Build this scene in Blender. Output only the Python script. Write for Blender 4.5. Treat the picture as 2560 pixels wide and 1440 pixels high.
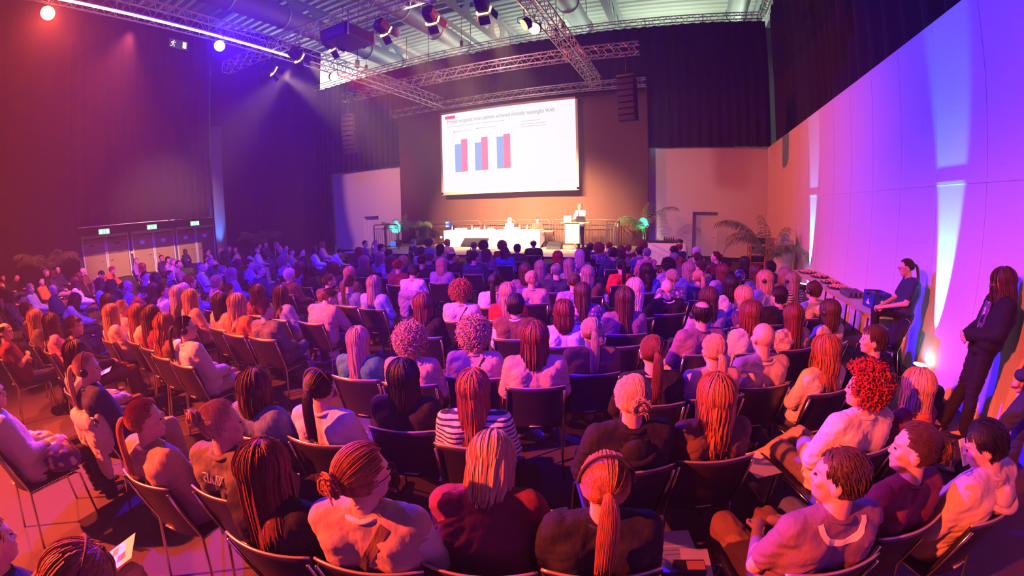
import bpy, bmesh, math, random
from mathutils import Vector, Matrix, Euler, noise
R = math.radians
PI = math.pi
for o in list(bpy.data.objects): bpy.data.objects.remove(o)
SC = bpy.context.scene
COL = SC.collection

rnd = random.Random(7)

# ---------------------------------------------------------------- camera (ultra wide phone lens, stereographic)
cd = bpy.data.cameras.new('camera'); cam = bpy.data.objects.new('camera', cd); COL.objects.link(cam)
cd.type = 'PANO'; cd.panorama_type = 'FISHEYE_LENS_POLYNOMIAL'
cd.sensor_fit = 'HORIZONTAL'; cd.sensor_width = 36.0; cd.sensor_height = 20.25
cd.fisheye_fov = R(200)
cd.fisheye_polynomial_k0 = -1.58874e-06; cd.fisheye_polynomial_k1 = -0.06718066177; cd.fisheye_polynomial_k2 = -2.1331887e-05
cd.fisheye_polynomial_k3 = 3.00051e-05; cd.fisheye_polynomial_k4 = -4.46487e-07
cd.clip_start = 0.02; cd.clip_end = 200
cam.matrix_world = Matrix([[0.9224566, -0.0501827, 0.3828257, 0.0], [0.3854903, 0.1754411, -0.9058795, 0.0], [-0.0217039, 0.9832101, 0.1811818, 2.2], [0.0, 0.0, 0.0, 1.0]])
SC.camera = cam
SC.view_settings.view_transform = 'Standard'; SC.view_settings.look = 'None'
SC.view_settings.exposure = 0.0; SC.view_settings.gamma = 1.0; SC.view_settings.use_curve_mapping = False
try:
    SC.cycles.use_denoising = True; SC.cycles.max_bounces = 4; SC.cycles.diffuse_bounces = 2; SC.cycles.glossy_bounces = 2
    SC.cycles.transmission_bounces = 3; SC.cycles.transparent_max_bounces = 6; SC.cycles.volume_bounces = 0
    SC.cycles.sample_clamp_indirect = 4.0; SC.cycles.sample_clamp_direct = 0.0
    SC.cycles.volume_step_rate = 4; SC.cycles.volume_max_steps = 64
    SC.cycles.use_light_tree = True; SC.cycles.use_adaptive_sampling = True; SC.cycles.adaptive_threshold = .03
except Exception: pass

# ---------------------------------------------------------------- world and lamps
w = bpy.data.worlds.new('world'); SC.world = w; w.use_nodes = True
w.node_tree.nodes['Background'].inputs[0].default_value = (0.30, 0.10, 0.42, 1)
w.node_tree.nodes['Background'].inputs[1].default_value = 0.05

def spot(name, loc, tgt, col, watt, angle=60, blend=1.0, size=0.08):
    l = bpy.data.lights.new(name, 'SPOT'); l.color = col; l.energy = watt; l.spot_size = R(angle); l.spot_blend = blend
    l.shadow_soft_size = size
    o = bpy.data.objects.new(name, l); COL.objects.link(o); o.location = loc
    o.rotation_euler = (Vector(tgt) - Vector(loc)).to_track_quat('-Z', 'Y').to_euler()
    return o
def area(name, loc, tgt, col, watt, sx, sy):
    l = bpy.data.lights.new(name, 'AREA'); l.shape = 'RECTANGLE'; l.size = sx; l.size_y = sy; l.color = col; l.energy = watt
    o = bpy.data.objects.new(name, l); COL.objects.link(o); o.location = loc
    o.rotation_euler = (Vector(tgt) - Vector(loc)).to_track_quat('-Z', 'Y').to_euler()
    return o
RED = (1.0, 0.085, 0.035); BLUE = (0.04, 0.0, 1.0); WARM = (1.0, 0.58, 0.32); CYAN = (0.05, 0.55, 1.0)
# colour floods on the long truss at the left
spot('flood_red_near', (-10.9, 1.98, 7.0), (-3.0, 1.0, 0.0), RED, 8000, 76, 1.0)
spot('flood_red_behind', (-9.0, -4.5, 7.0), (-2.4, 2.0, -1.0), RED, 32000, 60, 1.0)
spot('flood_blue', (-10.9, 6.31, 7.1), (3.65, 3.2, 1.8), BLUE, 17000, 88, 1.0)
spot('flood_red_far', (-10.9, 10.7, 7.15), (3.6, 14.5, 2.6), RED, 10000, 62, 1.0)
spot('fill_red_rear', (-11.3, 12.5, 7.1), (-18.0, 19.5, 2.6), (1, .32, .30), 3600, 60, 1.0)  # added fill without a fixture, reddens the left rear panel
# floods on the right truss, shining back over the left block
spot('flood_red_right', (-3.6, 9.65, 6.8), (-13.0, 1.5, .6), RED, 17000, 80, 1.0)
spot('flood_red_right', (-3.6, 10.41, 7.1), (-17.0, 5.0, .5), (1.0, 0.10, 0.10), 14000, 72, 1.0)
spot('fill_red_left', (-11.3, 4.0, 7.1), (-16.5, 3.5, 0.6), (1.0, .11, .10), 7500, 88, 1.0)  # added fill at the left truss, no fixture, brightens the far-left crowd
# blue floods out of view behind the camera
spot('flood_blue_left', (-3.4, 1.0, 7.0), (-15.0, 8.5, 0.2), BLUE, 19000, 66, 1.0)
spot('flood_blue_mid', (0.0, -3.5, 7.0), (-3.5, 9.0, 0.5), BLUE, 10000, 48, 1.0)
# extra narrow spots at the two glaring floods, added for their halo
spot('core_red', (-10.85, 1.98, 7.0), (0, 0.2, 3.9), (1, .14, .03), 6000, 20, 1.0)
spot('core_blue', (-10.85, 6.31, 7.1), (0, 0.2, 3.9), (.03, .05, 1), 9000, 20, 1.0)
# added warm fill on the rear wall, standing in for spotlight spill
spot('warm_fill', (-6.0, 8.2, 7.2), (-6.0, 19.5, 2.4), (1.0, .42, .40), 3600, 92, 1.0, .3)
spot('door_light', (-11.4, 9.2, 7.15), (-26, 9.9, 1.7), (1.0, .50, .22), 16000, 34, 1.0)  # added warm fill without a fixture, brightens the exit doors
# haze of the hall
def haze(density, col=(1, 1, 1)):
    me = bpy.data.meshes.new('haze'); x0, x1, y0, y1, z0, z1 = -25.8, 3.6, -7.5, 19.2, .05, 9.3
    vs = [(x, y, z) for x in (x0, x1) for y in (y0, y1) for z in (z0, z1)]
    me.from_pydata(vs, [], [(0, 1, 3, 2), (4, 6, 7, 5), (0, 4, 5, 1), (2, 3, 7, 6), (0, 2, 6, 4), (1, 5, 7, 3)])
    o = bpy.data.objects.new('stage_haze', me); COL.objects.link(o); m = bpy.data.materials.new('haze'); m.use_nodes = True; nt = m.node_tree; nt.nodes.clear()
    v = nt.nodes.new('ShaderNodeVolumeScatter'); v.inputs['Density'].default_value = density; v.inputs['Anisotropy'].default_value = .25; v.inputs['Color'].default_value = (*col, 1)
    q = nt.nodes.new('ShaderNodeOutputMaterial'); nt.links.new(v.outputs[0], q.inputs['Volume']); me.materials.append(m)
    try: m.cycles.homogeneous_volume = True
    except Exception: pass
    o['kind'] = 'stuff'; o['label'] = 'thin stage haze filling the hall, glowing red and blue under the lamps'; o['category'] = 'haze'
haze(.004)
# window daylight over the drapes
area('daylight_back', (-8.0, 27.0, 10.2), (-8.0, 20.0, 13.5), (0.80, 1.0, 0.72), 2300, 26, 2.0)
area('daylight_left', (-29.0, 24.0, 11.5), (-10.0, 20.0, 13.6), (0.88, 1.0, 0.85), 500, 6, 3)
# ---------------------------------------------------------------- materials
MATS = {}
def mat(name, col, rough=0.6, metal=0.0, emit=None, es=1.0, bump=None, tex=None, spec=0.5, sheen=0.0):
    """bump = (scale xyz, strength); tex = (kind, scale xyz, second colour, lo, hi)"""
    if name in MATS: return MATS[name]
    m = bpy.data.materials.new(name); m.use_nodes = True; nt = m.node_tree; N = nt.nodes; L = nt.links
    b = N['Principled BSDF']; c = (*col, 1)
    b.inputs['Base Color'].default_value = c; b.inputs['Roughness'].default_value = rough; b.inputs['Metallic'].default_value = metal
    b.inputs['Specular IOR Level'].default_value = spec
    if sheen: b.inputs['Sheen Weight'].default_value = sheen
    if emit: b.inputs['Emission Color'].default_value = (*emit, 1); b.inputs['Emission Strength'].default_value = es
    def coord(sc):
        tc = N.new('ShaderNodeTexCoord'); mp = N.new('ShaderNodeMapping'); mp.inputs['Scale'].default_value = sc
        L.new(tc.outputs['Object'], mp.inputs['Vector']); return mp.outputs['Vector']
    if tex:
        kind, sc, c2, lo, hi = tex
        v = coord(sc); ramp = N.new('ShaderNodeMapRange'); ramp.inputs['From Min'].default_value = lo; ramp.inputs['From Max'].default_value = hi
        if kind == 'noise':
            t = N.new('ShaderNodeTexNoise'); t.inputs['Scale'].default_value = 1; t.inputs['Detail'].default_value = 4; L.new(v, t.inputs['Vector']); out = t.outputs['Fac']
        elif kind == 'voronoi':
            t = N.new('ShaderNodeTexVoronoi'); t.inputs['Scale'].default_value = 1; L.new(v, t.inputs['Vector']); out = t.outputs['Distance']
        elif kind == 'wave':
            t = N.new('ShaderNodeTexWave'); t.inputs['Scale'].default_value = 1; t.bands_direction = 'Z'; t.inputs['Distortion'].default_value = 1.2; t.inputs['Detail'].default_value = 1; L.new(v, t.inputs['Vector']); out = t.outputs['Fac']
        elif kind == 'check':
            t = N.new('ShaderNodeTexChecker'); t.inputs['Scale'].default_value = 1; L.new(v, t.inputs['Vector']); out = t.outputs['Fac']
        L.new(out, ramp.inputs['Value'])
        mx = N.new('ShaderNodeMix'); mx.data_type = 'RGBA'; mx.inputs['A'].default_value = c; mx.inputs['B'].default_value = (*c2, 1)
        L.new(ramp.outputs['Result'], mx.inputs['Factor']); L.new(mx.outputs['Result'], b.inputs['Base Color'])
    if bump:
        sc, st = bump; t = N.new('ShaderNodeTexNoise'); t.inputs['Scale'].default_value = 1; t.inputs['Detail'].default_value = 3
        L.new(coord(sc), t.inputs['Vector']); bp = N.new('ShaderNodeBump'); bp.inputs['Strength'].default_value = st; bp.inputs['Distance'].default_value = 0.02
        L.new(t.outputs['Fac'], bp.inputs['Height']); L.new(bp.outputs['Normal'], b.inputs['Normal'])
    MATS[name] = m; return m
M_floor = mat('floor_carpet', (0.040, 0.030, 0.040), 0.8, tex=('noise', (0.6, 0.6, 1), (0.055, 0.042, 0.05), 0.35, 0.65), bump=((60, 60, 1), 0.25))
M_drape = mat('black_molton', (0.022, 0.018, 0.022), 0.95, sheen=0.0, bump=((3, 3, 0.4), 0.3), spec=0.15)
M_back = mat('backdrop_cloth', (0.115, 0.058, 0.036), 0.95, bump=((8, 8, 0.6), 0.2), spec=0.1)
M_white = mat('painted_panel', (0.66, 0.64, 0.64), 0.7, bump=((1.5, 1.5, 1.5), 0.05))
M_joint = mat('panel_joint', (0.55, 0.52, 0.54), 0.7)
M_alu = mat('truss_aluminium', (0.72, 0.72, 0.74), 0.35, 0.6)
M_chrome = mat('chrome', (0.75, 0.75, 0.77), 0.18, 1.0)
M_black = mat('black_plastic', (0.02, 0.02, 0.022), 0.45)
M_blackm = mat('black_metal', (0.03, 0.028, 0.028), 0.4, 0.4)
M_steel = mat('fence_steel', (0.16, 0.12, 0.10), 0.45, 0.5)
M_duct = mat('duct_sheet', (0.50, 0.52, 0.54), 0.5, 0.3)
M_ceil = mat('corrugated_roof', (0.62, 0.62, 0.58), 0.6, 0.0)
M_cell = mat('cell_beam_steel', (0.42, 0.47, 0.50), 0.6)
M_cloth = mat('tablecloth_white', (0.85, 0.83, 0.80), 0.8)
M_door = mat('door_wood', (0.34, 0.20, 0.10), 0.5, tex=('noise', (1, 1, 14), (0.40, 0.25, 0.12), 0.3, 0.7))
M_frame = mat('door_frame_light', (0.70, 0.66, 0.66), 0.5)
M_paper = mat('paper', (0.85, 0.84, 0.86), 0.8)
M_deck = mat('stage_deck', (0.36, 0.27, 0.21), 0.7, tex=('noise', (1, 1, 1), (0.42, 0.32, 0.25), 0.35, 0.65))
M_wood = mat('beech_edge', (0.62, 0.36, 0.18), 0.5)
M_ttop = mat('table_laminate', (0.62, 0.58, 0.60), 0.45)
M_leaf = mat('palm_leaf', (0.10, 0.20, 0.05), 0.5, tex=('noise', (5, 5, 5), (0.22, 0.30, 0.08), 0.3, 0.7))
M_bark = mat('palm_stem', (0.30, 0.20, 0.10), 0.8)
M_pot = mat('plant_pot', (0.03, 0.03, 0.03), 0.5)
M_food = mat('finger_food', (0.75, 0.35, 0.20), 0.6, tex=('noise', (60, 60, 60), (0.9, 0.7, 0.4), 0.4, 0.6))
M_crate = mat('crate_blue', (0.02, 0.03, 0.30), 0.4)
def mglass(name, col, rough=0.05):
    m = mat(name, col, rough); b = m.node_tree.nodes['Principled BSDF']; b.inputs['Transmission Weight'].default_value = 0.85; b.inputs['IOR'].default_value = 1.3; return m
M_glass = mglass('bottle_glass', (0.6, 0.7, 0.9))
def emi(name, col, s):
    if name in MATS: return MATS[name]
    m = bpy.data.materials.new(name); m.use_nodes = True; nt = m.node_tree; nt.nodes.clear()
    e = nt.nodes.new('ShaderNodeEmission'); e.inputs[0].default_value = (*col, 1); e.inputs[1].default_value = s
    o = nt.nodes.new('ShaderNodeOutputMaterial'); nt.links.new(e.outputs[0], o.inputs[0]); MATS[name] = m; return m

# ---------------------------------------------------------------- mesh helpers
def V(*a): return Vector(a)
class MB:
    def __init__(s): s.v = []; s.f = []; s.sm = []
    def add(s, vs, fs, smooth=False):
        o = len(s.v); s.v += [tuple(p) for p in vs]; s.f += [tuple(i + o for i in f) for f in fs]; s.sm += [smooth] * len(fs); return s
    def box(s, c, size, rot=None, bev=0):
        x, y, z = size[0] / 2, size[1] / 2, size[2] / 2
        if bev:
            b = min(bev, x * .9, y * .9, z * .9); vs = []; 
            for sx in (-1, 1):
                for sy in (-1, 1):
                    for sz in (-1, 1):
                        vs += [(sx * x, sy * (y - b), sz * (z - b)), (sx * (x - b), sy * y, sz * (z - b)), (sx * (x - b), sy * (y - b), sz * z)]
            bm = bmesh.new()
            for p in vs: bm.verts.new(p)
            bmesh.ops.convex_hull(bm, input=bm.verts[:]); bm.verts.ensure_lookup_table()
            bm.verts.index_update(); P = [v.co.copy() for v in bm.verts]; F = [[v.index for v in f.verts] for f in bm.faces]; bm.free()
        else:
            P = [Vector((a, b_, d)) for a in (-x, x) for b_ in (-y, y) for d in (-z, z)]
            F = [(0, 1, 3, 2), (4, 6, 7, 5), (0, 4, 5, 1), (2, 3, 7, 6), (0, 2, 6, 4), (1, 5, 7, 3)]
        if rot is not None:
            rm = rot if isinstance(rot, Matrix) else Euler(rot).to_matrix(); P = [rm @ p for p in P]
        c = Vector(c); return s.add([p + c for p in P], F)
    def tube(s, pts, r, n=8, cap=True, flat=1.0, up=None):
        pts = [Vector(p) for p in pts]; k = len(pts); rs = r if isinstance(r, (list, tuple)) else [r] * k
        vs = []; prev = None
        for i, p in enumerate(pts):
            d = (pts[min(i + 1, k - 1)] - pts[max(i - 1, 0)])
            if d.length < 1e-9: d = Vector((0, 0, 1))
            d.normalize()
            if prev is None:
                a = (Vector(up) if up else (Vector((0, 0, 1)) if abs(d.z) < .9 else Vector((0, 1, 0))))
                u = d.cross(a); u = u.normalized() if u.length > 1e-6 else d.orthogonal().normalized()
            else:
                u = prev - d * prev.dot(d); u = u.normalized() if u.length > 1e-6 else d.orthogonal().normalized()
            prev = u; w_ = d.cross(u)
            for j in range(n):
                a = 2 * PI * j / n; vs.append(p + u * math.cos(a) * rs[i] + w_ * math.sin(a) * rs[i] * flat)
        fs = [(i * n + j, i * n + (j + 1) % n, (i + 1) * n + (j + 1) % n, (i + 1) * n + j) for i in range(k - 1) for j in range(n)]
        if cap: fs += [tuple(range(n))[::-1], tuple((k - 1) * n + j for j in range(n))]
        return s.add(vs, fs, n > 5)
    def lathe(s, prof, c=(0, 0, 0), n=16, rot=None):
        vs = []; k = len(prof); c = Vector(c)
        for r_, z in prof:
            for j in range(n):
                a = 2 * PI * j / n; p = Vector((r_ * math.cos(a), r_ * math.sin(a), z))
                if rot is not None: p = rot @ p
                vs.append(p + c)
        fs = [(i * n + j, i * n + (j + 1) % n, (i + 1) * n + (j + 1) % n, (i + 1) * n + j) for i in range(k - 1) for j in range(n)]
        fs += [tuple(range(n))[::-1], tuple((k - 1) * n + j for j in range(n))]
        return s.add(vs, fs, True)
    def ball(s, c, r, n=10, m=6, rot=None):
        if not isinstance(r, (tuple, list, Vector)): r = (r, r, r)
        c = Vector(c); vs = []
        for i in range(1, m):
            t = PI * i / m
            for j in range(n):
                a = 2 * PI * j / n; p = Vector((r[0] * math.sin(t) * math.cos(a), r[1] * math.sin(t) * math.sin(a), r[2] * math.cos(t)))
                if rot is not None: p = rot @ p
                vs.append(p + c)
        top = Vector((0, 0, r[2])); bot = Vector((0, 0, -r[2]))
        if rot is not None: top = rot @ top; bot = rot @ bot
        vs += [top + c, bot + c]; T = len(vs) - 2; B = T + 1
        fs = [(i * n + j, (i + 1) * n + j, (i + 1) * n + (j + 1) % n, i * n + (j + 1) % n) for i in range(m - 2) for j in range(n)]
        fs += [(T, j, (j + 1) % n) for j in range(n)] + [(B, (m - 2) * n + (j + 1) % n, (m - 2) * n + j) for j in range(n)]
        return s.add(vs, fs, True)
    def mesh(s, name):
        me = bpy.data.meshes.new(name); me.from_pydata(s.v, [], s.f); me.polygons.foreach_set('use_smooth', s.sm); me.update(); return me
    def obj(s, name, m, parent=None, loc=None):
        return put(name, s.mesh(name), m, parent, loc)
def put(name, me, m, parent=None, loc=None):
    o = bpy.data.objects.new(name, me); COL.objects.link(o)
    if m and not me.materials: me.materials.append(m)
    if parent: o.parent = parent
    if loc: o.location = loc
    return o
def tag(o, label, cat, group=None, kind=None):
    o['label'] = label; o['category'] = cat
    if group: o['group'] = group
    if kind: o['kind'] = kind
    return o
def struct(name, mb, m, label=None):
    o = mb.obj(name, m); o['kind'] = 'structure'
    if label: o['label'] = label
    return o
def thing(name, label, cat, loc=(0, 0, 0), rz=0, group=None):
    o = bpy.data.objects.new(name, None); COL.objects.link(o); o.location = loc; o.rotation_euler = (0, 0, rz); o.empty_display_size = .1
    return tag(o, label, cat, group)
def copy_tree(o, parent=None):
    c = o.copy(); COL.objects.link(c)
    if parent: c.parent = parent
    for ch in list(o.children): copy_tree(ch, c)
    return c

# ---------------------------------------------------------------- room shell
XL, XR, YB = -26.0, 3.65, 19.5
struct('floor', MB().box((-11, 10, -.05), (46, 50, .1)), M_floor)
wr = MB().box((XR + .06, 7.0, 2.47), (.12, 25.2, 4.94)); struct('wall_right', wr, M_white)
j = MB()
for y in (-1.9, .95, 5.16, 6.3, 7.44, 8.6, 9.76, 10.9, 12.05, 13.2, 14.35, 15.5, 16.65, 17.8, 3.9, 2.75, -.2): j.box((XR - .001, y, 2.47), (.004, .008, 4.9))
struct('trim_1', j, M_joint)
struct('trim_2', MB().box((XR - .005, 7.0, 2.70), (.010, 25.0, .05)), M_white)
b = MB()
def wallx(x0, x1, z0, z1, y=YB + .2, t=.4): b.box(((x0 + x1) / 2, y, (z0 + z1) / 2), (x1 - x0, t, z1 - z0))
for x0, x1 in ((-20.3, -17.85), (-16.65, .42), (1.52, XR + .1)): wallx(x0, x1, .18, 4.95)
wallx(-17.85, -16.65, 2.17, 4.95); wallx(.42, 1.52, 2.13, 4.95)
struct('wall_back', b, M_white)
struct('baseboard_back', MB().box((-8.3, YB + .2, .09), (24.0, .42, .18)), M_black)
for i, (x, zt) in enumerate(((-17.25, 2.17), (.97, 2.13))):
    d = tag(bpy.data.objects.new('door_%d' % (i + 1), None), 'flush pale door set back in the white rear wall, %s' % ('left of the stage' if i == 0 else 'right of the stage'), 'door', kind='structure'); COL.objects.link(d); d.location = (x, YB + .33, 0)
    MB().box((0, 0, zt / 2), (1.1, .05, zt - .02), bev=.005).obj('door_leaf', M_white, d)
    MB().tube([(.42, -.03, 1.02), (.42, -.07, 1.02), (.32, -.07, 1.02)], .01).obj('handle', M_chrome, d)
    MB().box((0, -.03, .03), (1.1, .03, .05)).obj('threshold', M_chrome, d)
# outer hall shell
struct('wall_left', MB().box((XL - .1, 6, 2.0), (.2, 50, 4.0)).box((-33, 6, 9), (.2, 50, 10)).box((-29.5, 6, 4), (7, 50, .1)), mat('outer_wall', (0.10, 0.09, 0.10), .8))
struct('wall_rear', MB().box((-11, 32.1, 8), (46, .2, 16)), mat('outer_wall2', (.5, .5, .5), .8))
struct('wall_side', MB().box((12.0, 6, 8), (.2, 52, 16)), mat('outer_wall', (0.1,) * 3, .8))
# corrugated roof, ribs along X
cm = MB(); N_ = 330; ys = [-12 + 44.0 * i / N_ for i in range(N_ + 1)]
vs = []; 
for i, y in enumerate(ys):
    z = 14.1 + (.07 if i % 4 in (1, 2) else 0)
    vs += [(-33, y, z), (12, y, z)]
cm.add(vs, [(2 * i, 2 * i + 1, 2 * i + 3, 2 * i + 2) for i in range(N_)])
struct('ceiling', cm, M_ceil)
# steel cell beams with oval holes, along Y
def cell_beam(name, x, label):
    mb = MB(); z0, z1 = 12.35, 13.75; y = 4.0
    mb.box((x, 18, z0), (.34, 28, .06)).box((x, 18, z1), (.34, 28, .06))
    while y < 31:
        cy = y + .75; cz = (z0 + z1) / 2; ring = []; outer = []
        for k in range(24):
            a = 2 * PI * k / 24; ring.append((cy + .46 * math.cos(a), cz + .5 * math.sin(a)))
            ca, sa = math.cos(a), math.sin(a); q = min(.75 / max(abs(ca), 1e-6), .7 / max(abs(sa), 1e-6)); outer.append((cy + q * ca, cz + q * sa))
        for sx in (-.015, .015):
            mb.add([(x + sx, p[0], p[1]) for p in ring + outer], [(k, (k + 1) % 24, 24 + (k + 1) % 24, 24 + k) for k in range(24)])
        y += 1.5
    o = mb.obj(name, M_cell); o['kind'] = 'structure'; o['label'] = label
cell_beam('beam_1', -10.2, 'steel cellular roof beam with oval holes above the stage centre')
cell_beam('beam_2', -17.9, 'steel cellular roof beam with oval holes above the left rear')
cell_beam('beam_3', -3.4, 'steel cellular roof beam right of the stage centre')
cell_beam('beam_4', 4.6, 'steel cellular roof beam at the right end of the roof')
pm = MB()
for y in (13.0, 20.8, 28.0): pm.box((-10.5, y, 13.9), (44, .22, .28))
struct('beam_5', pm, M_cell)
# round ducts along Y
def duct(x, z, r, label, y0=3.0, y1=31):
    t = thing('air_duct', label, 'duct', (x, 0, z), 0, 'round ducts under the roof')
    MB().tube([(0, y0, 0), (0, y1, 0)], r, 24).obj('pipe', M_duct, t)
    for y in range(int(y0) + 1, int(y1), 3):
        MB().tube([(0, y - .06, 0), (0, y + .06, 0)], r + .035, 24).obj('collar', M_duct, t)
    for y in range(int(y0) + 2, int(y1), 6): MB().tube([(0, y, r), (0, y, 14.1 - z)], .02, 6).obj('hanger', M_blackm, t)
duct(-12.1, 12.0, .5, 'round grey air duct above the stage, second duct from the left')
duct(-16.9, 12.0, .52, 'wide round grey air duct at the far left under the roof')
duct(-4.9, 12.0, .5, 'round grey air duct over the right truss')
duct(2.9, 12.0, .5, 'round grey air duct at the top right corner by the drapes')
t = thing('ventilation_nozzle', 'round elbow ventilation outlet hanging below the roof beside the long steel beam', 'vent', (-9.6, 14.8, 0))
MB().tube([(0, 0, 14.1), (0, 0, 11.9), (.02, -.05, 11.5)], .22, 16).obj('elbow', M_duct, t)
MB().lathe([(.22, 11.5), (.38, 11.42), (.38, 11.36), (.2, 11.36)], n=20).obj('flange', M_duct, t)
lt = thing('light_batten', 'long pale strip light fixture along the roof beside the round duct', 'lamp', (-11.2, 0, 12.2))
MB().box((0, 20, 0), (.22, 16, .12), bev=.02).obj('housing', M_frame, lt); MB().box((0, 20, -.08), (.12, 16, .04)).obj('diffuser', M_paper, lt)
# daylit windows high behind the rear drapes
for i, x in enumerate((-31.0, -28.4, -25.8)):
    wn = tag(bpy.data.objects.new('window_%d' % (i + 1), None), 'bright overexposed high window behind the drapes', 'window', kind='structure'); COL.objects.link(wn); wn.location = (x, 26.5, 12.6)
    MB().box((0, 0, 0), (2.45, .03, 4.2)).obj('pane', emi('daylight_glass', (.95, .97, 1.0), 9.0), wn)
    f = MB()
    for sx in (-1.27, 1.27): f.box((sx, -.03, 0), (.08, .08, 4.4))
    for sz in (-2.15, 2.15): f.box((0, -.03, sz), (2.6, .08, .08))
    f.obj('window_frame', M_frame, wn)
struct('wall_upper', MB().box((-15, 26.62, 14.9), (36, .1, .4)).box((-15, 26.62, 6.9), (36, .1, 7.0)), mat('outer_wall', (0.1,) * 3, .8))

# ---------------------------------------------------------------- drapes
def drape(name, label, p0, p1, z0, z1, m=None, amp=.07, wl=.42, seed=0, taper=0.0, group=None):
    p0, p1 = Vector(p0), Vector(p1); L_ = (p1 - p0).length; d = (p1 - p0).normalized(); nn = Vector((-d.y, d.x))
    nu = max(8, int(L_ / .07)); nv = 12; mb = MB(); vs = []
    for sgn in (0, 1):
        for i in range(nu + 1):
            s_ = L_ * i / nu; ph = 2 * PI * s_ / wl + 2.2 * noise.noise(Vector((s_ * .6, seed * 7.1, 0)))
            for k in range(nv + 1):
                f = k / nv; z = z0 + (z1 - z0) * f
                a = amp * (.45 + .9 * abs(noise.noise(Vector((s_ * .35, seed, f * 1.2))))+.35*(1-f))
                off = a * math.sin(ph + .5 * noise.noise(Vector((s_ * .4, f * 2, seed)))) + .25 * noise.noise(Vector((s_ * .25, f, seed + 3)))
                q = p0 + d * s_ + nn * (off + sgn * .012); vs.append((q.x, q.y, z))
    st = (nu + 1) * (nv + 1)
    q = lambda i, k, s2: s2 * st + i * (nv + 1) + k
    fs = []
    for i in range(nu):
        for k in range(nv):
            fs.append((q(i, k, 0), q(i + 1, k, 0), q(i + 1, k + 1, 0), q(i, k + 1, 0))); fs.append((q(i, k, 1), q(i, k + 1, 1), q(i + 1, k + 1, 1), q(i + 1, k, 1)))
    for k in range(nv): fs.append((q(0, k, 0), q(0, k + 1, 0), q(0, k + 1, 1), q(0, k, 1))); fs.append((q(nu, k, 0), q(nu, k, 1), q(nu, k + 1, 1), q(nu, k + 1, 0)))
    for i in range(nu): fs.append((q(i, 0, 0), q(i, 0, 1), q(i + 1, 0, 1), q(i + 1, 0, 0))); fs.append((q(i, nv, 0), q(i + 1, nv, 0), q(i + 1, nv, 1), q(i, nv, 1)))
    mb.add(vs, fs, True); o = mb.obj(name, m or M_drape); return tag(o, label, 'curtain', group)
drape('drape', 'tall black drape at the far left, reddish lit, in front of the exit doors', (-22.5, -8), (-22.5, 5.25), .02, 13.2, seed=1, amp=.035, wl=1.1)
drape('drape', 'tall black drape between the exit doors and the stage corner with two bright slits', (-22.4, 12.35), (-21.6, 15.02), .02, 13.2, seed=2, amp=.035, wl=1.1)
drape('drape', 'tall black drape in the left rear corner beside the bright window', (-21.6, 15.05), (-21.5, 19.75), .02, 13.2, seed=9, amp=.035, wl=1.1)
drape('drape', 'black drape section hanging above the row of exit doors', (-22.5, 5.2), (-22.5, 12.4), 2.72, 13.2, seed=3, amp=.04)
drape('drape', 'black drape closing the corner left of the pale rear wall', (-22.0, 19.3), (-20.25, 19.3), .02, 10.45, seed=4)
drape('drape', 'wide black drape above the pale rear wall hanging from the high truss', (-20.3, 19.25), (3.75, 19.25), 4.95, 10.45, seed=5)
drape('drape', 'black drape with deep folds above the violet lit right wall', (3.98, 19.2), (3.98, -5), 4.6, 10.5, amp=.11, wl=.7, seed=6)
struct('trim_3', MB().box((3.84, 7, 4.93), (.3, 25, .04)), M_white)
drape('drape', 'narrow drape edge lit bright blue right of the exit doors', (-22.15, 12.2), (-21.95, 12.75), .02, 7.5, seed=12, amp=.03, wl=.4, m=mat('grey_molton', (.10, .10, .11), .9))
bd = drape('stage_backdrop', 'wide dark cloth backdrop behind the stage, warm lit around the panel table', (-14.6, 18.95), (-1.48, 18.95), .55, 7.5, m=M_back, amp=.012, wl=1.9, seed=8)
tc = thing('drape_batten', 'thin pale pipe along the lower edge of the drape above the exit doors', 'pipe', (-22.45, 0, 2.72)); MB().tube([(0, 5.3, 0), (0, 12.3, 0)], .018, 6).obj('pipe', M_frame, tc)

# ---------------------------------------------------------------- exit doors, left
for i, y0 in enumerate((6.22, 8.92, 11.6)):
    g = tag(bpy.data.objects.new('door_%d' % (i + 3), None), 'brown double exit door with pale frame, %s of the row of three' % ('nearest the camera' if i == 0 else 'middle' if i == 1 else 'farthest, beside the blue lit drape'), 'door', kind='structure'); COL.objects.link(g); g.location = (XL + .12, y0, 0)
    fr = MB()
    for y in (.04, 1.22, 1.30, 2.5): fr.box((0, y, 1.1), (.12, .07, 2.2), bev=.01)
    fr.box((0, 1.27, 2.27), (.12, 2.56, .16), bev=.01); fr.obj('door_frame', M_frame, g)
    for k, y in enumerate((.63, 1.9)):
        lf = MB().box((-.02, y, 1.09), (.05, 1.10, 2.1), bev=.004).obj('door_leaf', M_door, g)
        if i > 0: MB().box((.012, y - .02, 1.72), (.006, .26, .2)).obj('notice', M_paper, lf)
        else: MB().box((.012, y - .1 + .1 * k, 1.85 - .0 * k), (.02, .26, .09)).obj('door_closer', M_blackm, lf)
        MB().tube([(.02, y + (.45 if k == 0 else -.45), 1.0), (.07, y + (.45 if k == 0 else -.45), 1.0), (.07, y + (.3 if k == 0 else -.3), 1.0)], .012).obj('handle', M_chrome, lf)
struct('wall_door', MB().box((XL + .02, 7, 3.1), (.06, 12, 1.5)), M_black)
M_green = emi('exit_green', (.05, .9, .25), 3.0); M_sw = emi('exit_white', (.95, 1, .75), 7.0)
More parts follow.
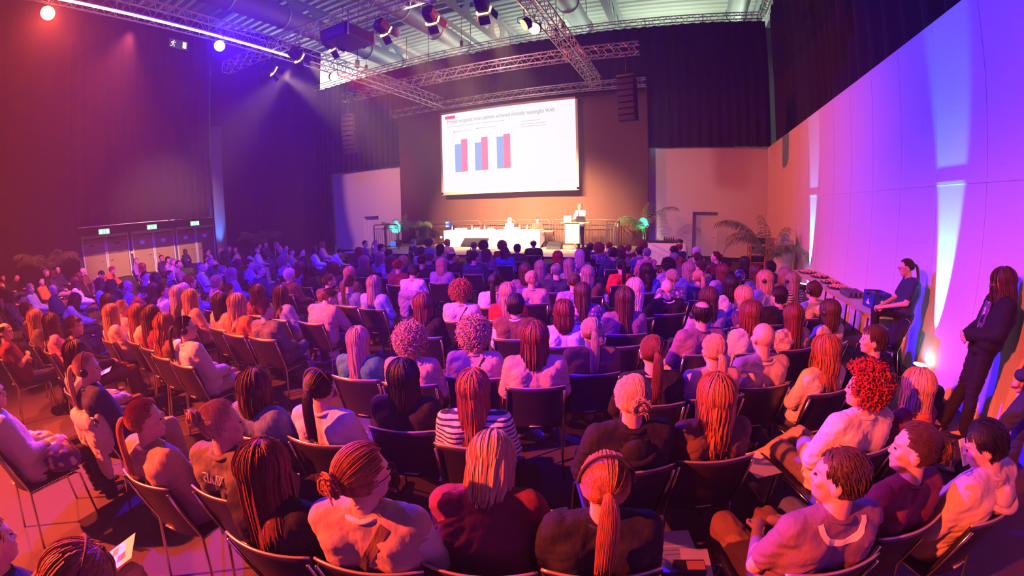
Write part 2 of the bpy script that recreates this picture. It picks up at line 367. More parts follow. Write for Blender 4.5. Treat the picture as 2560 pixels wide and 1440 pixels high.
def running_man(mb, s, ox=0, oz=0, f=1):
    P = lambda x, z: (ox + f * x * s, -.012, oz + z * s)
    mb.tube([P(.02, .12), P(-.02, -.06)], .045 * s, 6); mb.ball(P(.06, .21), .05 * s, 6, 4)
    for pts in (((.0, .12), (.14, .06), (.2, .12)), ((.0, .12), (-.12, .08), (-.16, -.03)), ((-.02, -.06), (.1, -.12), (.08, -.28)), ((-.02, -.06), (-.08, -.2), (-.22, -.22))):
        mb.tube([P(*q) for q in pts], .028 * s, 5)
def exit_sign(loc, rz, label, w_, h_, dark=False, grp=None):
    t = thing('exit_sign', label, 'exit sign', loc, rz, grp)
    MB().box((0, .03, 0), (w_ + .06, .06, h_ + .05), bev=.008).obj('housing', M_frame if not dark else mat('sign_grey', (.25, .3, .35), .6), t)
    MB().box((0, -.004, 0), (w_, .01, h_)).obj('lit_panel', M_green if not dark else emi('sign_dim', (.05, .09, .09), .5), t)
    mk = MB(); s = h_ * 1.6
    running_man(mk, s, -w_ * .30, 0)
    mk.box((w_ * .33, -.012, 0), (w_ * .2, .006, h_ * .8))
    if not dark: mk.box((0, -.012, h_ * .12), (w_ * .05, .006, h_ * .5)).add([(-w_ * .07, -.014, -h_ * .1), (w_ * .07, -.014, -h_ * .1), (0, -.014, -h_ * .38)], [(0, 2, 1)])
    mk.obj('pictogram', M_sw if not dark else emi('sign_ivory', (1, .8, .5), 1.6), t)
for i, y in enumerate((7.45, 10.15, 12.85)):
    exit_sign((XL + .22, y, 2.50), R(90), 'green lit exit sign over the %s pair of exit doors' % ('nearest', 'middle', 'farthest')[i], .56, .24, grp=None)
exit_sign((-22.2, 10.33, 11.64), R(90), 'large dim exit sign high on the left drape under the truss', 1.0, .42, True)
t = thing('call_point', 'small red and white lit box on the door frame between exit doors', 'alarm box', (XL + .22, 8.84, 1.25)); MB().box((0, 0, 0), (.04, .1, .12), bev=.01).obj('box', mat('alarm_red', (.5, .03, .02), .5, emit=(1, .2, .05), es=3), t)
# ---------------------------------------------------------------- trusses
def truss(label, p0, p1, s=.30, h=None, group=None, step=.5, m=None):
    """box truss; p0,p1 = ends of the bottom centre line"""
    m = m or M_alu; h = h or s
    p0, p1 = Vector(p0), Vector(p1); L_ = (p1 - p0).length; d = (p1 - p0) / L_; t = thing('lighting_truss', label, 'truss', p0, math.atan2(d.y, d.x), group)
    c = [(-s / 2, 0), (s / 2, 0), (s / 2, h), (-s / 2, h)]
    for y, z in c: MB().tube([(0, y, z), (L_, y, z)], .026, 8).obj('chord', m, t)
    br = MB(); n = int(L_ / step)
    for i in range(n):
        x0 = L_ * i / n; x1 = L_ * (i + 1) / n; xm = (x0 + x1) / 2
        for a in range(4):
            (y0, z0), (y1, z1) = c[a], c[(a + 1) % 4]
            br.tube([(x0, y0, z0), (xm, y1, z1), (x1, y0, z0)], .011, 5, cap=False)
        if i % 5 == 0:
            for a in range(4): br.tube([(x0, *c[a]), (x0, *c[(a + 1) % 4])], .013, 5, cap=False)
    br.obj('bracing', m, t); return t
ZT = 7.36
truss('long aluminium truss running along the left side with the red and blue floods', (-11.1, -4, ZT), (-11.1, 17.75, ZT), .42)
truss('front aluminium truss across the hall carrying the theatre spotlights', (-13.6, 8.1, ZT - .0), (-1.2, 8.4, ZT), .34)
truss('right aluminium truss running from the top of the picture towards the screen', (-3.47, 2.0, ZT), (-3.47, 17.75, ZT), .42)
truss('middle aluminium truss across the stage front carrying both hanging speaker columns', (-13.8, 14.1, ZT), (-1.3, 14.1, ZT), .34)
truss('rear aluminium truss directly above the projection screen', (-14.2, 18.0, ZT), (-1.45, 18.0, ZT), .30)
truss('high perimeter truss on top of the rear black drape', (-21.6, 19.15, 10.45), (3.6, 19.15, 10.45), .30)
truss('high perimeter truss on top of the right hand drape', (3.6, 18.9, 10.5), (3.6, -3, 10.5), .30)
for i, (x, y, w_) in enumerate(((-11.1, 12.0, 'left long truss near the stage'), (-9.3, 14.1, 'left half of the middle truss'), (-5.2, 19.15, 'high rear truss'), (-10.6, 19.15, 'left part of the high rear truss'), (-3.75, 13.0, 'right truss'), (-7.2, 8.2, 'front truss'), (-11.1, 4.0, 'left long truss near the red flood'), (-3.75, 5.0, 'right truss near the top of the picture'), (-17.0, 19.15, 'left end of the high rear truss'))):
    t = thing('suspension_cable', 'dark hoist cable from the roof to the %s' % w_, 'cable', (x, y, 0)); z0 = (10.75 if y > 19 else 7.7)
    MB().tube([(0, 0, z0), (0, 0, 14.1)], .012, 5).obj('chain', M_blackm, t); MB().box((0, 0, z0 + .25), (.14, .14, .3), bev=.02).obj('hoist', M_blackm, t)

# LED strip along the long truss
t = thing('light_strip', 'long glowing white strip along the underside of the left truss', 'light strip', (-10.9, 0, ZT - .05))
MB().box((0, 5.2, 0), (.05, 7.2, .03)).obj('tube', emi('strip_glow', (1.0, .75, .95), 3.0), t)

# ---------------------------------------------------------------- lamps on the trusses
def par_can(loc, tgt, col, s, label, grp=None):
    t = thing('flood_lamp', label, 'stage lamp', loc, 0, grp); d = (Vector(tgt) - Vector(loc)).normalized(); q = d.to_track_quat('Z', 'Y').to_matrix()
    MB().lathe([(.06, -.2), (.15, -.14), (.155, .0), (.15, 0.0)], n=20, rot=q).obj('body', M_blackm, t)
    MB().lathe([(.145, .005), (.145, .02)], n=20, rot=q).obj('lens', emi('lens_' + label[:12], col, s), t)
    MB().tube([q @ Vector((-.17, 0, -.05)), Vector((-.17, 0, .1)), Vector((-.17, 0, .22)), Vector((.17, 0, .22)), Vector((.17, 0, .1)), q @ Vector((.17, 0, -.05))], .012, 6).obj('yoke', M_blackm, t)
    MB().tube([(0, 0, .2), (0, 0, .42)], .02, 6).obj('clamp', M_alu, t)
    return t
par_can((-11.0, 1.98, 7.0), (0, 1.0, 1.6), (1, .55, .25), 60, 'glaring orange flood lamp at the top left end of the long truss')
par_can((-11.0, 6.31, 7.1), (0, 1.5, 1.8), (.25, .45, 1.0), 60, 'glaring blue flood lamp on the long left truss')
par_can((-11.0, 10.7, 7.12), (2, 6, 2), (1, .3, .12), 30, 'orange flood lamp on the left truss in front of the bright window')
par_can((-3.6, 9.65, 6.8), (-11, 5, 1), (1, .35, .10), 5, 'dimmer of the two orange floods on the right truss')
par_can((-3.6, 10.41, 7.0), (-4, 2, 2), (1, .45, .16), 40, 'bright orange flood on the right truss, larger of the pair')
M_glow = emi('lamp_vent_glow', (1.0, .42, .12), 7.0)
def fresnel(loc, tgt, label):
    t = thing('theatre_spotlight', label, 'spotlight', loc, 0, 'theatre spotlights on the front truss'); d = (Vector(tgt) - Vector(loc)).normalized(); q = d.to_track_quat('Z', 'Y').to_matrix()
    MB().box((0, 0, 0), (.28, .30, .34), q, bev=.05).obj('body', M_blackm, t)
    MB().lathe([(.12, .17), (.15, .2), (.15, .24), (.12, .24)], n=18, rot=q).obj('front_ring', M_blackm, t)
    MB().lathe([(.118, .235), (.118, .245)], n=18, rot=q).obj('lens', emi('fresnel_lens', (1, .72, .4), 12), t)
    for k in range(4):
        a = PI / 2 * k; rz = Matrix.Rotation(a, 3, 'Z'); tilt = Matrix.Rotation(R(28), 3, 'X')
        M3 = q @ rz @ tilt
        MB().box(q @ rz @ Vector((0, .2, .33)), (.25, .006, .2), q @ rz @ Matrix.Rotation(R(-25), 3, 'X')).obj('barn_door', M_blackm, t)
    g = MB()
    for k, (x, y) in enumerate(((-.09, -.16), (.09, -.16), (0, -.165))): g.box(q @ Vector((x, y * .97, .18)), (.10 if k == 2 else .08, .03, .03), q)
    for sx in (-.155, .155): g.box(q @ Vector((sx * .97, -.02, .185)), (.03, .20, .03), q)
    g.obj('vent_glow', M_glow, t)
    MB().tube([q @ Vector((-.17, 0, 0)), Vector((-.19, 0, .14)), Vector((-.19, 0, .28)), Vector((.19, 0, .28)), Vector((.19, 0, .14)), q @ Vector((.17, 0, 0))], .014, 6).obj('yoke', M_blackm, t)
    MB().tube([(0, 0, .26), (0, 0, .46)], .022, 6).obj('clamp', M_alu, t)
tg = ((-8.2, 18.2, 1.9), (-9.4, 18.2, 1.8), (-7.0, 18.2, 1.9), (-4.9, 18.0, 1.8), (-6.2, 18.2, 2.0), (-4.9, 17.6, 1.5))
for i, ((x, z), w_) in enumerate(zip(((-11.21, 6.93), (-9.98, 7.02), (-8.57, 6.98), (-6.76, 6.92), (-5.35, 6.86), (-4.02, 6.80)), ('first from the left, hanging lowest at the truss corner', 'second from the left on the front truss', 'third from the left, below the dark projector', 'fourth from the left, against the pale roof', 'fifth from the left, beside the vent pipe', 'last on the right at the top edge'))):
    fresnel((x, 8.15, z), tg[i], 'black theatre spotlight with glowing vents, ' + w_)
    spot('stage_key', (x, 8.6, z - .12), tg[i], WARM, (16000, 16000, 18000, 14000, 14000, 12000)[i], 36, .75, .1)
spot('stage_wash', (-7.5, 13.9, 7.2), (-8.0, 17.6, .8), (1, .66, .36), 900, 75, 1.0, .2)
t = thing('projector', 'large dark projector in its cradle hanging under the front truss', 'projector', (-7.95, 8.2, 6.95))
MB().box((0, 0, 0), (.95, 1.1, .36), bev=.06).obj('housing', M_black, t)
MB().lathe([(.12, .5), (.12, .68), (.10, .68)], n=18, rot=Matrix.Rotation(R(-90), 3, 'X')).obj('lens', M_blackm, t)
for sx in (-.5, .5):
    for sy in (-.5, .5): MB().tube([(sx, sy, -.2), (sx, sy, .45)], .02, 6).obj('cradle_post', M_alu, t)

# line array speakers
def line_array(x, y, ztop, n, curve, label, rz, w_=.62):
    t = thing('line_array', label, 'loudspeaker', (x, y, 0), rz)
    MB().box((0, 0, ztop + .08), (w_, .4, .08), bev=.01).obj('flying_frame', M_blackm, t)
    MB().tube([(0, 0, ztop + .1), (0, 0, ZT)], .03, 8).obj('hanging_cable', M_blackm, t)
    z = ztop; yy = 0; a = 0
    for k in range(n):
        h = .2; q = Matrix.Rotation(a, 3, 'X'); c = Vector((0, yy, z - h / 2))
        cab = MB().box(c, (w_, .36, h - .012), q, bev=.015).obj('cabinet', mat('array_black', (.006, .006, .007), .7, spec=.2), t)
        for sx in (-1, 1): MB().box(c + q @ Vector((sx * (w_ / 2 + .006), .0, .05)), (.014, .1, .05), q).obj('link_plate', M_chrome, cab)
        MB().box(c + q @ Vector((0, -.185, 0)), (w_ - .06, .012, h - .05), q, bev=.004).obj('grille', mat('grille_black', (.012, .011, .012), .6, spec=.2), cab)
        z -= h * math.cos(a); yy += h * math.sin(a); a += curve
line_array(-13.62, 14.1, 6.62, 8, R(3.6), 'curved column of small black speakers hanging at the left of the stage', R(20), .55)
line_array(-1.75, 14.1, 6.50, 7, R(.8), 'tall flat black speaker column hanging at the right end of the truss', R(-12), .60)

# ---------------------------------------------------------------- projection screen
t = thing('projection_screen', 'large white projection screen showing bar charts above the stage', 'projection screen', (0, 18.42, 0))
x0, x1, z0, z1 = -11.41, -4.58, 3.20, 7.13; W_, H_ = x1 - x0, z1 - z0
fr = MB()
for xx in (x0 - .05, x1 + .05): fr.box((xx, .03, (z0 + z1) / 2), (.10, .08, H_ + .2))
for zz in (z0 - .06, z1 + .05): fr.box(((x0 + x1) / 2, .03, zz), (W_ + .2, .08, .10 if zz > 5 else .14))
fr.obj('frame', mat('screen_frame', (.45, .36, .26), .5), t)
MB().box(((x0 + x1) / 2, .03, (z0 + z1) / 2), (W_, .04, H_)).obj('screen_surface', emi('projected_white', (.98, .985, 1.0), 1.02), t)
def U(u, v): return (x0 + u * W_, -.0, z1 - v * H_)
def rect(u0, u1, v0, v1, m, nm, y=.004):
    a, b_ = U(u0, v0), U(u1, v1); return MB().box(((a[0] + b_[0]) / 2, y, (a[2] + b_[2]) / 2), (b_[0] - a[0], .006, a[2] - b_[2])).obj(nm, m, t)
E_b = emi('bar_blue', (.36, .52, .92), 1.0); E_p = emi('bar_pink', (.96, .28, .47), 1.0)
for (u, vb, vp, ve) in ((.108, .40, .345, .75), (.270, .405, .347, .747), (.440, .36, .335, .743)):
    rect(u, u + .050, vb, ve, E_b, 'blue_bar'); rect(u + .051, u + .101, vp, ve, E_p, 'pink_bar')
rect(.03, .115, .028, .066, emi('tag_red', (.85, .12, .28), 1.0), 'red_tag')
def text(s_, u, v, size, m, nm, squeeze=1.0):
    c = bpy.data.curves.new(nm, 'FONT'); c.body = s_; c.size = size; c.extrude = .002; c.align_x = 'LEFT'
    o = bpy.data.objects.new(nm, c); COL.objects.link(o); c.materials.append(m); o.parent = t; p = U(u, v); o.location = (p[0], -.006, p[2]); o.rotation_euler = (R(90), 0, 0); o.scale = (squeeze, 1, 1)
    dg = bpy.context.evaluated_depsgraph_get(); me = bpy.data.meshes.new_from_object(o.evaluated_get(dg)); q = bpy.data.objects.new(nm, me); COL.objects.link(q); q.parent = t; q.location = o.location; q.rotation_euler = o.rotation_euler; q.scale = o.scale
    bpy.data.objects.remove(o); return q
E_g = emi('slide_grey', (.42, .42, .44), 1.0); E_l = emi('slide_light', (.74, .74, .76), 1.0)
text('Primary endpoint: most patients achieved clinically meaningful WAR', .045, .125, .26, E_g, 'slide_title', .78)
for (a, b_, v) in ((.05, .50, .165), (.115, .24, .235), (.30, .44, .225), (.62, .76, .20), (.62, .80, .235), (.62, .80, .265)): rect(a, b_, v, v + .008, E_l, 'text_line')
for u, v in ((.10, .233), (.285, .223)): rect(u, u + .012, v, v + .012, E_g, 'legend_mark')
area('screen_light', (-8, 18.2, 5.2), (-8, 10, 3), (.92, .95, 1.0), 60, 6.6, 3.8)
spot('rainbow', (-8.4, 17.7, 7.2), (-8.4, 18.3, 7.2), (.1, .4, 1), 4, 120, 1)

# ---------------------------------------------------------------- stage
t = thing('stage_platform', 'low stage platform with beige deck and pale front edge', 'stage', (0, 0, 0))
MB().box((-8.15, 16.65, .57), (12.6, 4.5, .06)).obj('deck', M_deck, t)
MB().box((-8.15, 14.38, .575), (12.6, .05, .07)).obj('edge_strip', mat('stage_edge', (.8, .7, .6), .5), t)
MB().box((-8.15, 14.46, .27), (12.5, .03, .54)).box((-14.4, 16.65, .27), (.03, 4.4, .54)).box((-1.88, 16.65, .27), (.03, 4.4, .54)).obj('skirt', mat('skirt_brown', (.10, .07, .05), .8), t)
for i in range(3): MB().box((-15.3 + .3 * i, 15.6, .1 + .17 * i), (.3, 1.2, .04)).box((-15.3 + .3 * i, 15.6, .05 + .085 * i), (.26, 1.1, .1 + .17 * i)).obj('step', M_blackm, t)
ZS = .60
def fence(p0, p1, label, h=1.15, n=None):
    p0, p1 = Vector(p0), Vector(p1); L_ = (p1 - p0).length; t = thing('stage_railing', label, 'railing', (p0.x, p0.y, ZS), math.atan2(p1.y - p0.y, p1.x - p0.x), 'railing panels around the stage')
    c = .08
    MB().tube([(0, 0, 0), (0, 0, h - c), (c, 0, h), (L_ - c, 0, h), (L_, 0, h - c), (L_, 0, 0)], .024, 8).obj('top_rail', M_steel, t)
    MB().tube([(0, 0, h - .2), (L_, 0, h - .2)], .016, 6).obj('upper_rail', M_steel, t); MB().tube([(0, 0, .12), (L_, 0, .12)], .016, 6).obj('lower_rail', M_steel, t)
    n = n or max(3, int(L_ / .125)); b_ = MB()
    for k in range(1, n): x = L_ * k / n; b_.box((x, 0, (h - .08) / 2 + .02), (.014, .014, h - .32))
    b_.obj('bars', M_steel, t)
for i, (a, b_) in enumerate(((-12.75, -11.15), (-11.05, -9.45), (-9.35, -7.6), (-7.5, -5.9), (-5.75, -4.35), (-4.25, -2.85))):
    fence((a, 18.55), (b_, 18.55), ('railing panel behind the stage, ' + ('at its left end', 'behind the left end of the white table', 'behind the white table', 'behind the seated speakers', 'behind the lectern', 'at its right end')[i]))
fence((-13.95, 15.95), (-13.2, 15.95), 'narrow railing panel at the left stage steps, outer one'); fence((-13.1, 15.75), (-12.3, 15.75), 'narrow railing panel at the left stage steps, beside the blue lit palm')
fence((-2.75, 18.5), (-2.5, 16.9), 'railing panel along the right stage end behind the lectern'); fence((-2.95, 16.7), (-2.3, 15.6), 'dark railing panel at the right stage steps')

# panel table
t = thing('panel_table', 'long panel table under a glowing white cloth on the stage', 'table', (-8.2, 17.3, ZS))
cl = MB(); nx = 120; prof = [(-.36, .0), (-.365, .2), (-.355, .5), (-.35, .735), (-.33, .75), (.33, .75), (.35, .735), (.355, .5), (.36, .3)]
vs = []
for i in range(nx + 1):
    x = -2.36 + 4.72 * i / nx
    for (y, z) in prof:
        wv = .018 * math.sin(x * 23 + .6 * math.sin(x * 5)) * max(0, (.7 - z)) ; vs.append((x, y + (wv if y < 0 else -wv), z + .012))
k = len(prof); cl.add(vs, [(i * k + j, (i + 1) * k + j, (i + 1) * k + j + 1, i * k + j + 1) for i in range(nx) for j in range(k - 1)], True)
for e, x in ((0, -2.36), (nx, 2.36)): cl.add([(x, -.355, .012), (x, -.35, .745), (x, .35, .745), (x, .355, .3)], [(0, 1, 2, 3)])
cl.obj('tablecloth', M_cloth, t)
for sx in (-2.2, -.75, .75, 2.2):
    for sy in (-.28, .28): MB().tube([(sx, sy, 0), (sx, sy, .72)], .016, 6).obj('leg', M_chrome, t)
t = thing('side_board', 'small bare board jutting from the right end of the white panel table', 'table', (-5.55, 17.35, ZS)); MB().box((0, 0, .70), (.5, .6, .03)).obj('tabletop', M_wood, t)
for sx in (-.2, .2): MB().tube([(sx, 0, 0), (sx, 0, .69)], .015, 6).obj('leg', M_black, t)
def bottle(loc, label, grp, m=M_glass, s=1.0, cap=M_blackm, cat='bottle', nm='bottle'):
    t = thing(nm, label, cat, loc, 0, grp); MB().lathe([(.034 * s, 0), (.036 * s, .01), (.036 * s, .14 * s), (.014 * s, .19 * s), (.013 * s, .225 * s)], n=12).obj('glass', m, t)
    MB().lathe([(.016 * s, .222 * s), (.016 * s, .24 * s)], n=10).obj('cap', cap, t); return t
M_wbot = mat('water_bottle', (.75, .8, .85), .15)
for i, x in enumerate((-10.25, -9.2, -8.55, -7.35, -6.85, -6.5)):
    bottle((x, 17.22, ZS + .765), 'small water bottle on the white panel table, %s' % ('at the left end', 'left of the name signs', 'near the middle', 'beside the blonde speaker', 'between the two seated speakers', 'in front of the dark haired speaker')[i], 'bottles on the panel table', M_wbot)
for i, x in enumerate((-9.9, -9.55, -8.9, -8.2, -7.0)):
    t = thing('name_sign', 'white folded name sign on the panel table, %s' % ('leftmost', 'second from the left', 'third from the left', 'fourth, left of the blonde speaker', 'between the two seated speakers')[i], 'sign', (x, 17.12, ZS + .765)); MB().add([(-.15, -.04, 0), (.15, -.04, 0), (.15, 0, .10), (-.15, 0, .10), (.15, .04, 0), (-.15, .04, 0)], [(0, 1, 2, 3), (3, 2, 4, 5)]).obj('card', M_paper, t)
for i, (x, g) in enumerate(((-7.95, 'beside the blonde speaker'), (-6.1, 'at the right end of the table'), (-9.7, 'at the left name signs'))):
    t = thing('table_microphone', 'gooseneck table microphone on the panel table ' + g, 'microphone', (x, 17.2, ZS + .765)); MB().lathe([(.05, 0), (.045, .02)], n=12).obj('base', M_black, t); MB().tube([(0, 0, .02), (0, .0, .2), (0, .06, .3)], .006, 6).ball((0, .07, .31), .015, 8, 5).obj('neck', M_black, t)
t = thing('floor_monitor', 'dark flat monitor tilted on a low stand in front of the panel table', 'monitor', (-8.15, 15.4, ZS))
MB().box((0, .05, .34), (1.15, .06, .5), (R(-52), 0, 0), bev=.01).obj('screen', M_black, t); MB().tube([(-.3, .2, 0), (-.1, .0, .3)], .02, 6).tube([(.3, .2, 0), (.1, 0, .3)], .02, 6).tube([(0, -.2, 0), (0, 0, .3)], .02, 6).obj('stand', M_chrome, t)
t = thing('stage_wedge', 'dark wedge monitor speaker on the stage floor right of the white table', 'loudspeaker', (-5.1, 16.6, ZS)); MB().add([(-.3, -.2, 0), (.3, -.2, 0), (.3, .25, 0), (-.3, .25, 0), (-.3, -.1, .12), (.3, -.1, .12), (.3, .2, .3), (-.3, .2, .3)], [(0, 3, 2, 1), (0, 1, 5, 4), (4, 5, 6, 7), (1, 2, 6, 5), (2, 3, 7, 6), (3, 0, 4, 7)]).obj('cabinet', M_black, t)
t = thing('blue_lamp_box', 'small blue lit box on the railing left of the panel table', 'lamp', (-11.2, 18.4, ZS + 1.0)); MB().box((0, 0, 0), (.2, .16, .3), bev=.02).obj('housing', mat('lampbox_blue', (.02, .05, .5), .4, emit=(.02, .12, 1), es=1.2), t)
for z in (-.09, .09): MB().box((0, -.085, z), (.15, .02, .05)).obj('light', emi('led_white', (.6, .8, 1), 4), t)
MB().tube([(0, 0, -.15), (0, 0, -1.0)], .015, 6).obj('pole', M_blackm, t)
t = thing('table_end_lamp', 'tiny bright lamp glowing at the left foot of the white table', 'lamp', (-10.75, 17.0, ZS)); MB().ball((0, 0, .45), .05, 10, 6).obj('bulb', emi('led_warm', (1, .9, .7), 8), t); MB().tube([(0, 0, 0), (0, 0, .42)], .012, 6).obj('stand', M_blackm, t)

# lectern
t = thing('lectern', 'high lectern table with a pale poster on its front and a laptop on top', 'lectern', (-4.1, 16.15, ZS))
MB().lathe([(.30, 0), (.30, .03), (.05, .04)], n=20).obj('base', M_alu, t); MB().tube([(0, 0, .03), (0, 0, 1.08)], .05, 12).obj('column', M_alu, t)
MB().box((0.05, 0, 1.10), (1.15, .6, .035), bev=.012).obj('top', M_wood, t)
ps = MB().box((-.06, -.22, .69), (.58, .02, .78), bev=.004).obj('poster', mat('poster_pale', (.80, .78, .70), .6, tex=('noise', (2, 2, 3), (.62, .76, .84), .4, .6)), t)
MB().box((-.06, -.235, .36), (.56, .01, .06)).obj('poster_strip', M_wood, ps)
t = thing('laptop', 'open laptop seen from behind on the lectern', 'laptop', (-3.85, 16.15, ZS + 1.12)); MB().box((0, .05, .01), (.34, .24, .018), bev=.004).obj('keyboard', M_black, t); MB().box((0, -.10, .12), (.34, .012, .23), (R(14), 0, 0), bev=.004).obj('lid', M_black, t)
t = thing('name_display', 'glowing white board on the left side of the lectern top', 'sign', (-4.38, 16.05, ZS + 1.12)); MB().box((0, 0, .13), (.3, .02, .24), (R(-8), 0, 0), bev=.004).obj('board', mat('board_white', (.85, .85, .95), .4, emit=(.9, .9, 1), es=.7), t); MB().box((0, .05, .01), (.2, .12, .015)).obj('foot', M_black, t)

# ---------------------------------------------------------------- palms
def frond(mb, base, dirz, L_, droop, lw=.30, n=13, rise=1.0, pair=True):
    d = Vector((math.cos(dirz), math.sin(dirz), 0)); p = Vector(base); pts = [p.copy()]; el = R(78) * rise
    for i in range(n):
        el -= droop / n * (0.4 + 1.2 * i / n); p = p + (d * math.cos(el) + Vector((0, 0, 1)) * math.sin(el)) * (L_ / n); pts.append(p.copy())
    mb.tube(pts, [.012 - .009 * i / n for i in range(n + 1)], 5)
    side = Vector((-d.y, d.x, 0))
    for i in range(int(n * .3), n + 1):
        for kk in (0, .5):
            if i + kk > n: continue
            i0 = int(i); q = pts[i0].lerp(pts[min(n, i0 + 1)], kk); tn = (pts[min(n, i0 + 1)] - pts[max(0, i0 - 1)]).normalized()
            f = (i + kk) / n; l = lw * (1.15 - abs(f - .6)) * rnd.uniform(.85, 1.1)
            for sg in (-1, 1):
                dr = (side * sg * .8 + tn * .75 + Vector((0, 0, -.45 - .3 * rnd.random()))).normalized()
                e1 = q + dr * l * .5 + Vector((0, 0, .02)); e2 = q + dr * l + Vector((0, 0, -l * .35)); w_ = tn * .017
                th = Vector((0, 0, .0015))
                mb.add([q - w_ * .5, q + w_ * .5, e1 + w_, e1 - w_, e2, q + th * 2, e1 + th * 2], [(0, 1, 2, 3), (3, 2, 4), (0, 3, 6, 5), (1, 5, 6, 2), (3, 4, 6), (2, 6, 4)])
    return mb
def palm(loc, label, fr, stem=.4, pot=(.24, .4), spread=.3):
    t = thing('potted_palm', label, 'palm', loc); r_, h_ = pot
    MB().lathe([(r_ * .8, 0), (r_, h_), (r_ * .9, h_), (r_ * .88, h_ - .04)], n=20).obj('pot', M_pot, t)
    for k in range(3): a = k * 2.1; MB().tube([(.05 * math.cos(a), .05 * math.sin(a), h_ - .05), (.07 * math.cos(a), .07 * math.sin(a), h_ + stem)], [.035, .022], 8).obj('stem', M_bark, t)
    for (az, L_, dr, lw) in fr:
        frond(MB(), (.05 * math.cos(az), .05 * math.sin(az), h_ + stem * .7), az, L_, dr, lw).obj('frond', M_leaf, t)
    return t
palm((-13.55, 17.3, ZS), 'palm at the left end of the stage with a turquoise lit centre', [(R(180), 1.15, 2.0, .3), (R(150), 1.0, 1.6, .28), (R(20), 1.25, 1.9, .3), (R(-20), 1.1, 2.2, .3), (R(-100), .9, .9, .26), (R(80), 1.2, .5, .3), (R(-60), 1.0, .6, .28), (R(230), 1.1, 1.2, .26)], stem=.25, pot=(.18, .3))
palm((-12.75, 17.9, ZS), 'dusky palm with drooping fronds left of the stage railing', [(R(170), 1.3, 2.3, .34), (R(0), 1.2, 2.4, .34), (R(-40), 1.2, 2.2, .34), (R(120), 1.1, 1.8, .3), (R(-110), 1.1, 2.3, .34), (R(-150), 1.2, 2.3, .3)], stem=.3, pot=(.26, .45))
palm((-1.55, 17.6, 0), 'tall palm at the right end of the stage lit blue and green', [(R(185), 1.6, 2.6, .42), (R(205), 1.5, 2.4, .42), (R(165), 1.4, 2.2, .4), (R(20), 1.9, 1.7, .3), (R(80), 1.5, .8, .34), (R(-90), 1.1, 1.5, .3), (R(-130), 1.0, 2.2, .3), (R(240), .8, 2.6, .3)], stem=1.15, pot=(.22, .45))
palm((2.60, 13.2, 0), 'large palm with long arching fronds in front of the right wall corner', [(R(178), 2.2, 1.7, .34), (R(165), 2.0, 1.45, .38), (R(150), 1.9, 2.2, .34), (R(40), 1.3, .8, .3), (R(-14), 1.2, 1.9, .34), (R(-45), 1.35, 2.1, .36), (R(-70), 1.1, 1.6, .3), (R(190), 1.9, 2.6, .3), (R(100), 1.7, .8, .3), (R(230), 1.2, 2.2, .3)], stem=.35, pot=(.26, .42))
palm((-20.5, 13.9, 0), 'dark palm in front of the drape beside the blue lit drape gap', [(R(a), 1.5, 1.5 + .3 * (k % 3), .36) for k, a in enumerate(range(0, 360, 45))], stem=.6, pot=(.28, .45))
palm((-21.0, 3.6, 0), 'very dark palm by the red lit drape left of the exit doors', [(R(a), 1.7, 1.6 + .3 * (k % 3), .36) for k, a in enumerate(range(10, 370, 45))], stem=.7, pot=(.28, .45))
spot('palm_blue_left', (-13.5, 16.75, ZS + .15), (-13.55, 17.3, 2.0), CYAN, 1300, 40, .6)
spot('palm_blue_right', (-1.55, 17.0, .8), (-1.6, 17.6, 2.6), CYAN, 900, 34, .6)
spot('palm_green', (-1.6, 17.2, .45), (-1.7, 17.6, 1.5), (.05, 1, .15), 200, 34, .6)
spot('drape_blue', (-21.6, 12.1, .3), (-22.2, 12.5, 3.2), (.04, .20, 1.0), 3500, 22, .8)
t = thing('flight_case', 'dark rounded case behind the palms at the left of the stage', 'case', (-12.6, 17.35, ZS)); MB().box((0, .9, .5), (.9, .5, 1.0), bev=.12).obj('case', M_black, t)
t = thing('blue_floor_lamp', 'blue glowing cylinder on the stage floor below the turquoise palm', 'lamp', (-13.25, 16.5, ZS)); MB().lathe([(.13, 0), (.13, .3), (.1, .3)], n=16).obj('housing', mat('lamp_blue', (.02, .1, .5), .4, emit=(.01, .18, 1.0), es=1.6), t)

# ---------------------------------------------------------------- right rear corner
t = thing('cloth_table', 'side table with pale draped cloth at the right of the stage', 'table', (-.62, 17.3, 0))
cl = MB(); vs = []; n = 96
for i in range(n):
    a = 2 * PI * i / n; sx = max(-1, min(1, 1.35 * math.cos(a))) * .78; sy = max(-1, min(1, 1.35 * math.sin(a))) * .35
    for z, k_ in ((.9, 1), (.88, 1.02), (.5, 1.06), (.05, 1.1)):
        w_ = 1 + (.02 * math.sin(i * 1.3) + .02 * math.sin(i * 2.9)) * (1 if z < .6 else 0); vs.append((sx * k_ * w_, sy * k_ * w_, z))
cl.add(vs, [(i * 4 + j, i * 4 + j + 1, ((i + 1) % n) * 4 + j + 1, ((i + 1) % n) * 4 + j) for i in range(n) for j in range(3)] + [tuple(i * 4 for i in range(n))], True); cl.obj('tablecloth', M_cloth, t)
for sx in (-.6, .6): MB().tube([(sx, 0, 0), (sx, 0, .88)], .015, 6).obj('leg', M_chrome, t)
t = thing('black_tray', 'flat black case lying on the side table with pale cloth', 'tray', (-.85, 17.25, .9)); MB().box((0, 0, .04), (1.0, .4, .08), bev=.015).obj('tray', M_black, t)
t = thing('dark_bundle', 'small dark bundle at the right edge of the cloth covered side table', 'bundle', (-.12, 17.2, .9)); MB().ball((0, 0, .08), (.16, .12, .09), 14, 8).ball((-.1, .02, .07), (.1, .1, .08), 12, 6).obj('cloth', M_black, t)
for i in range(5): bottle((-.72 + .09 * i, 17.45, .9), 'dark bottle standing behind the flat case on the side table', 'dark bottles on the side table', M_black)
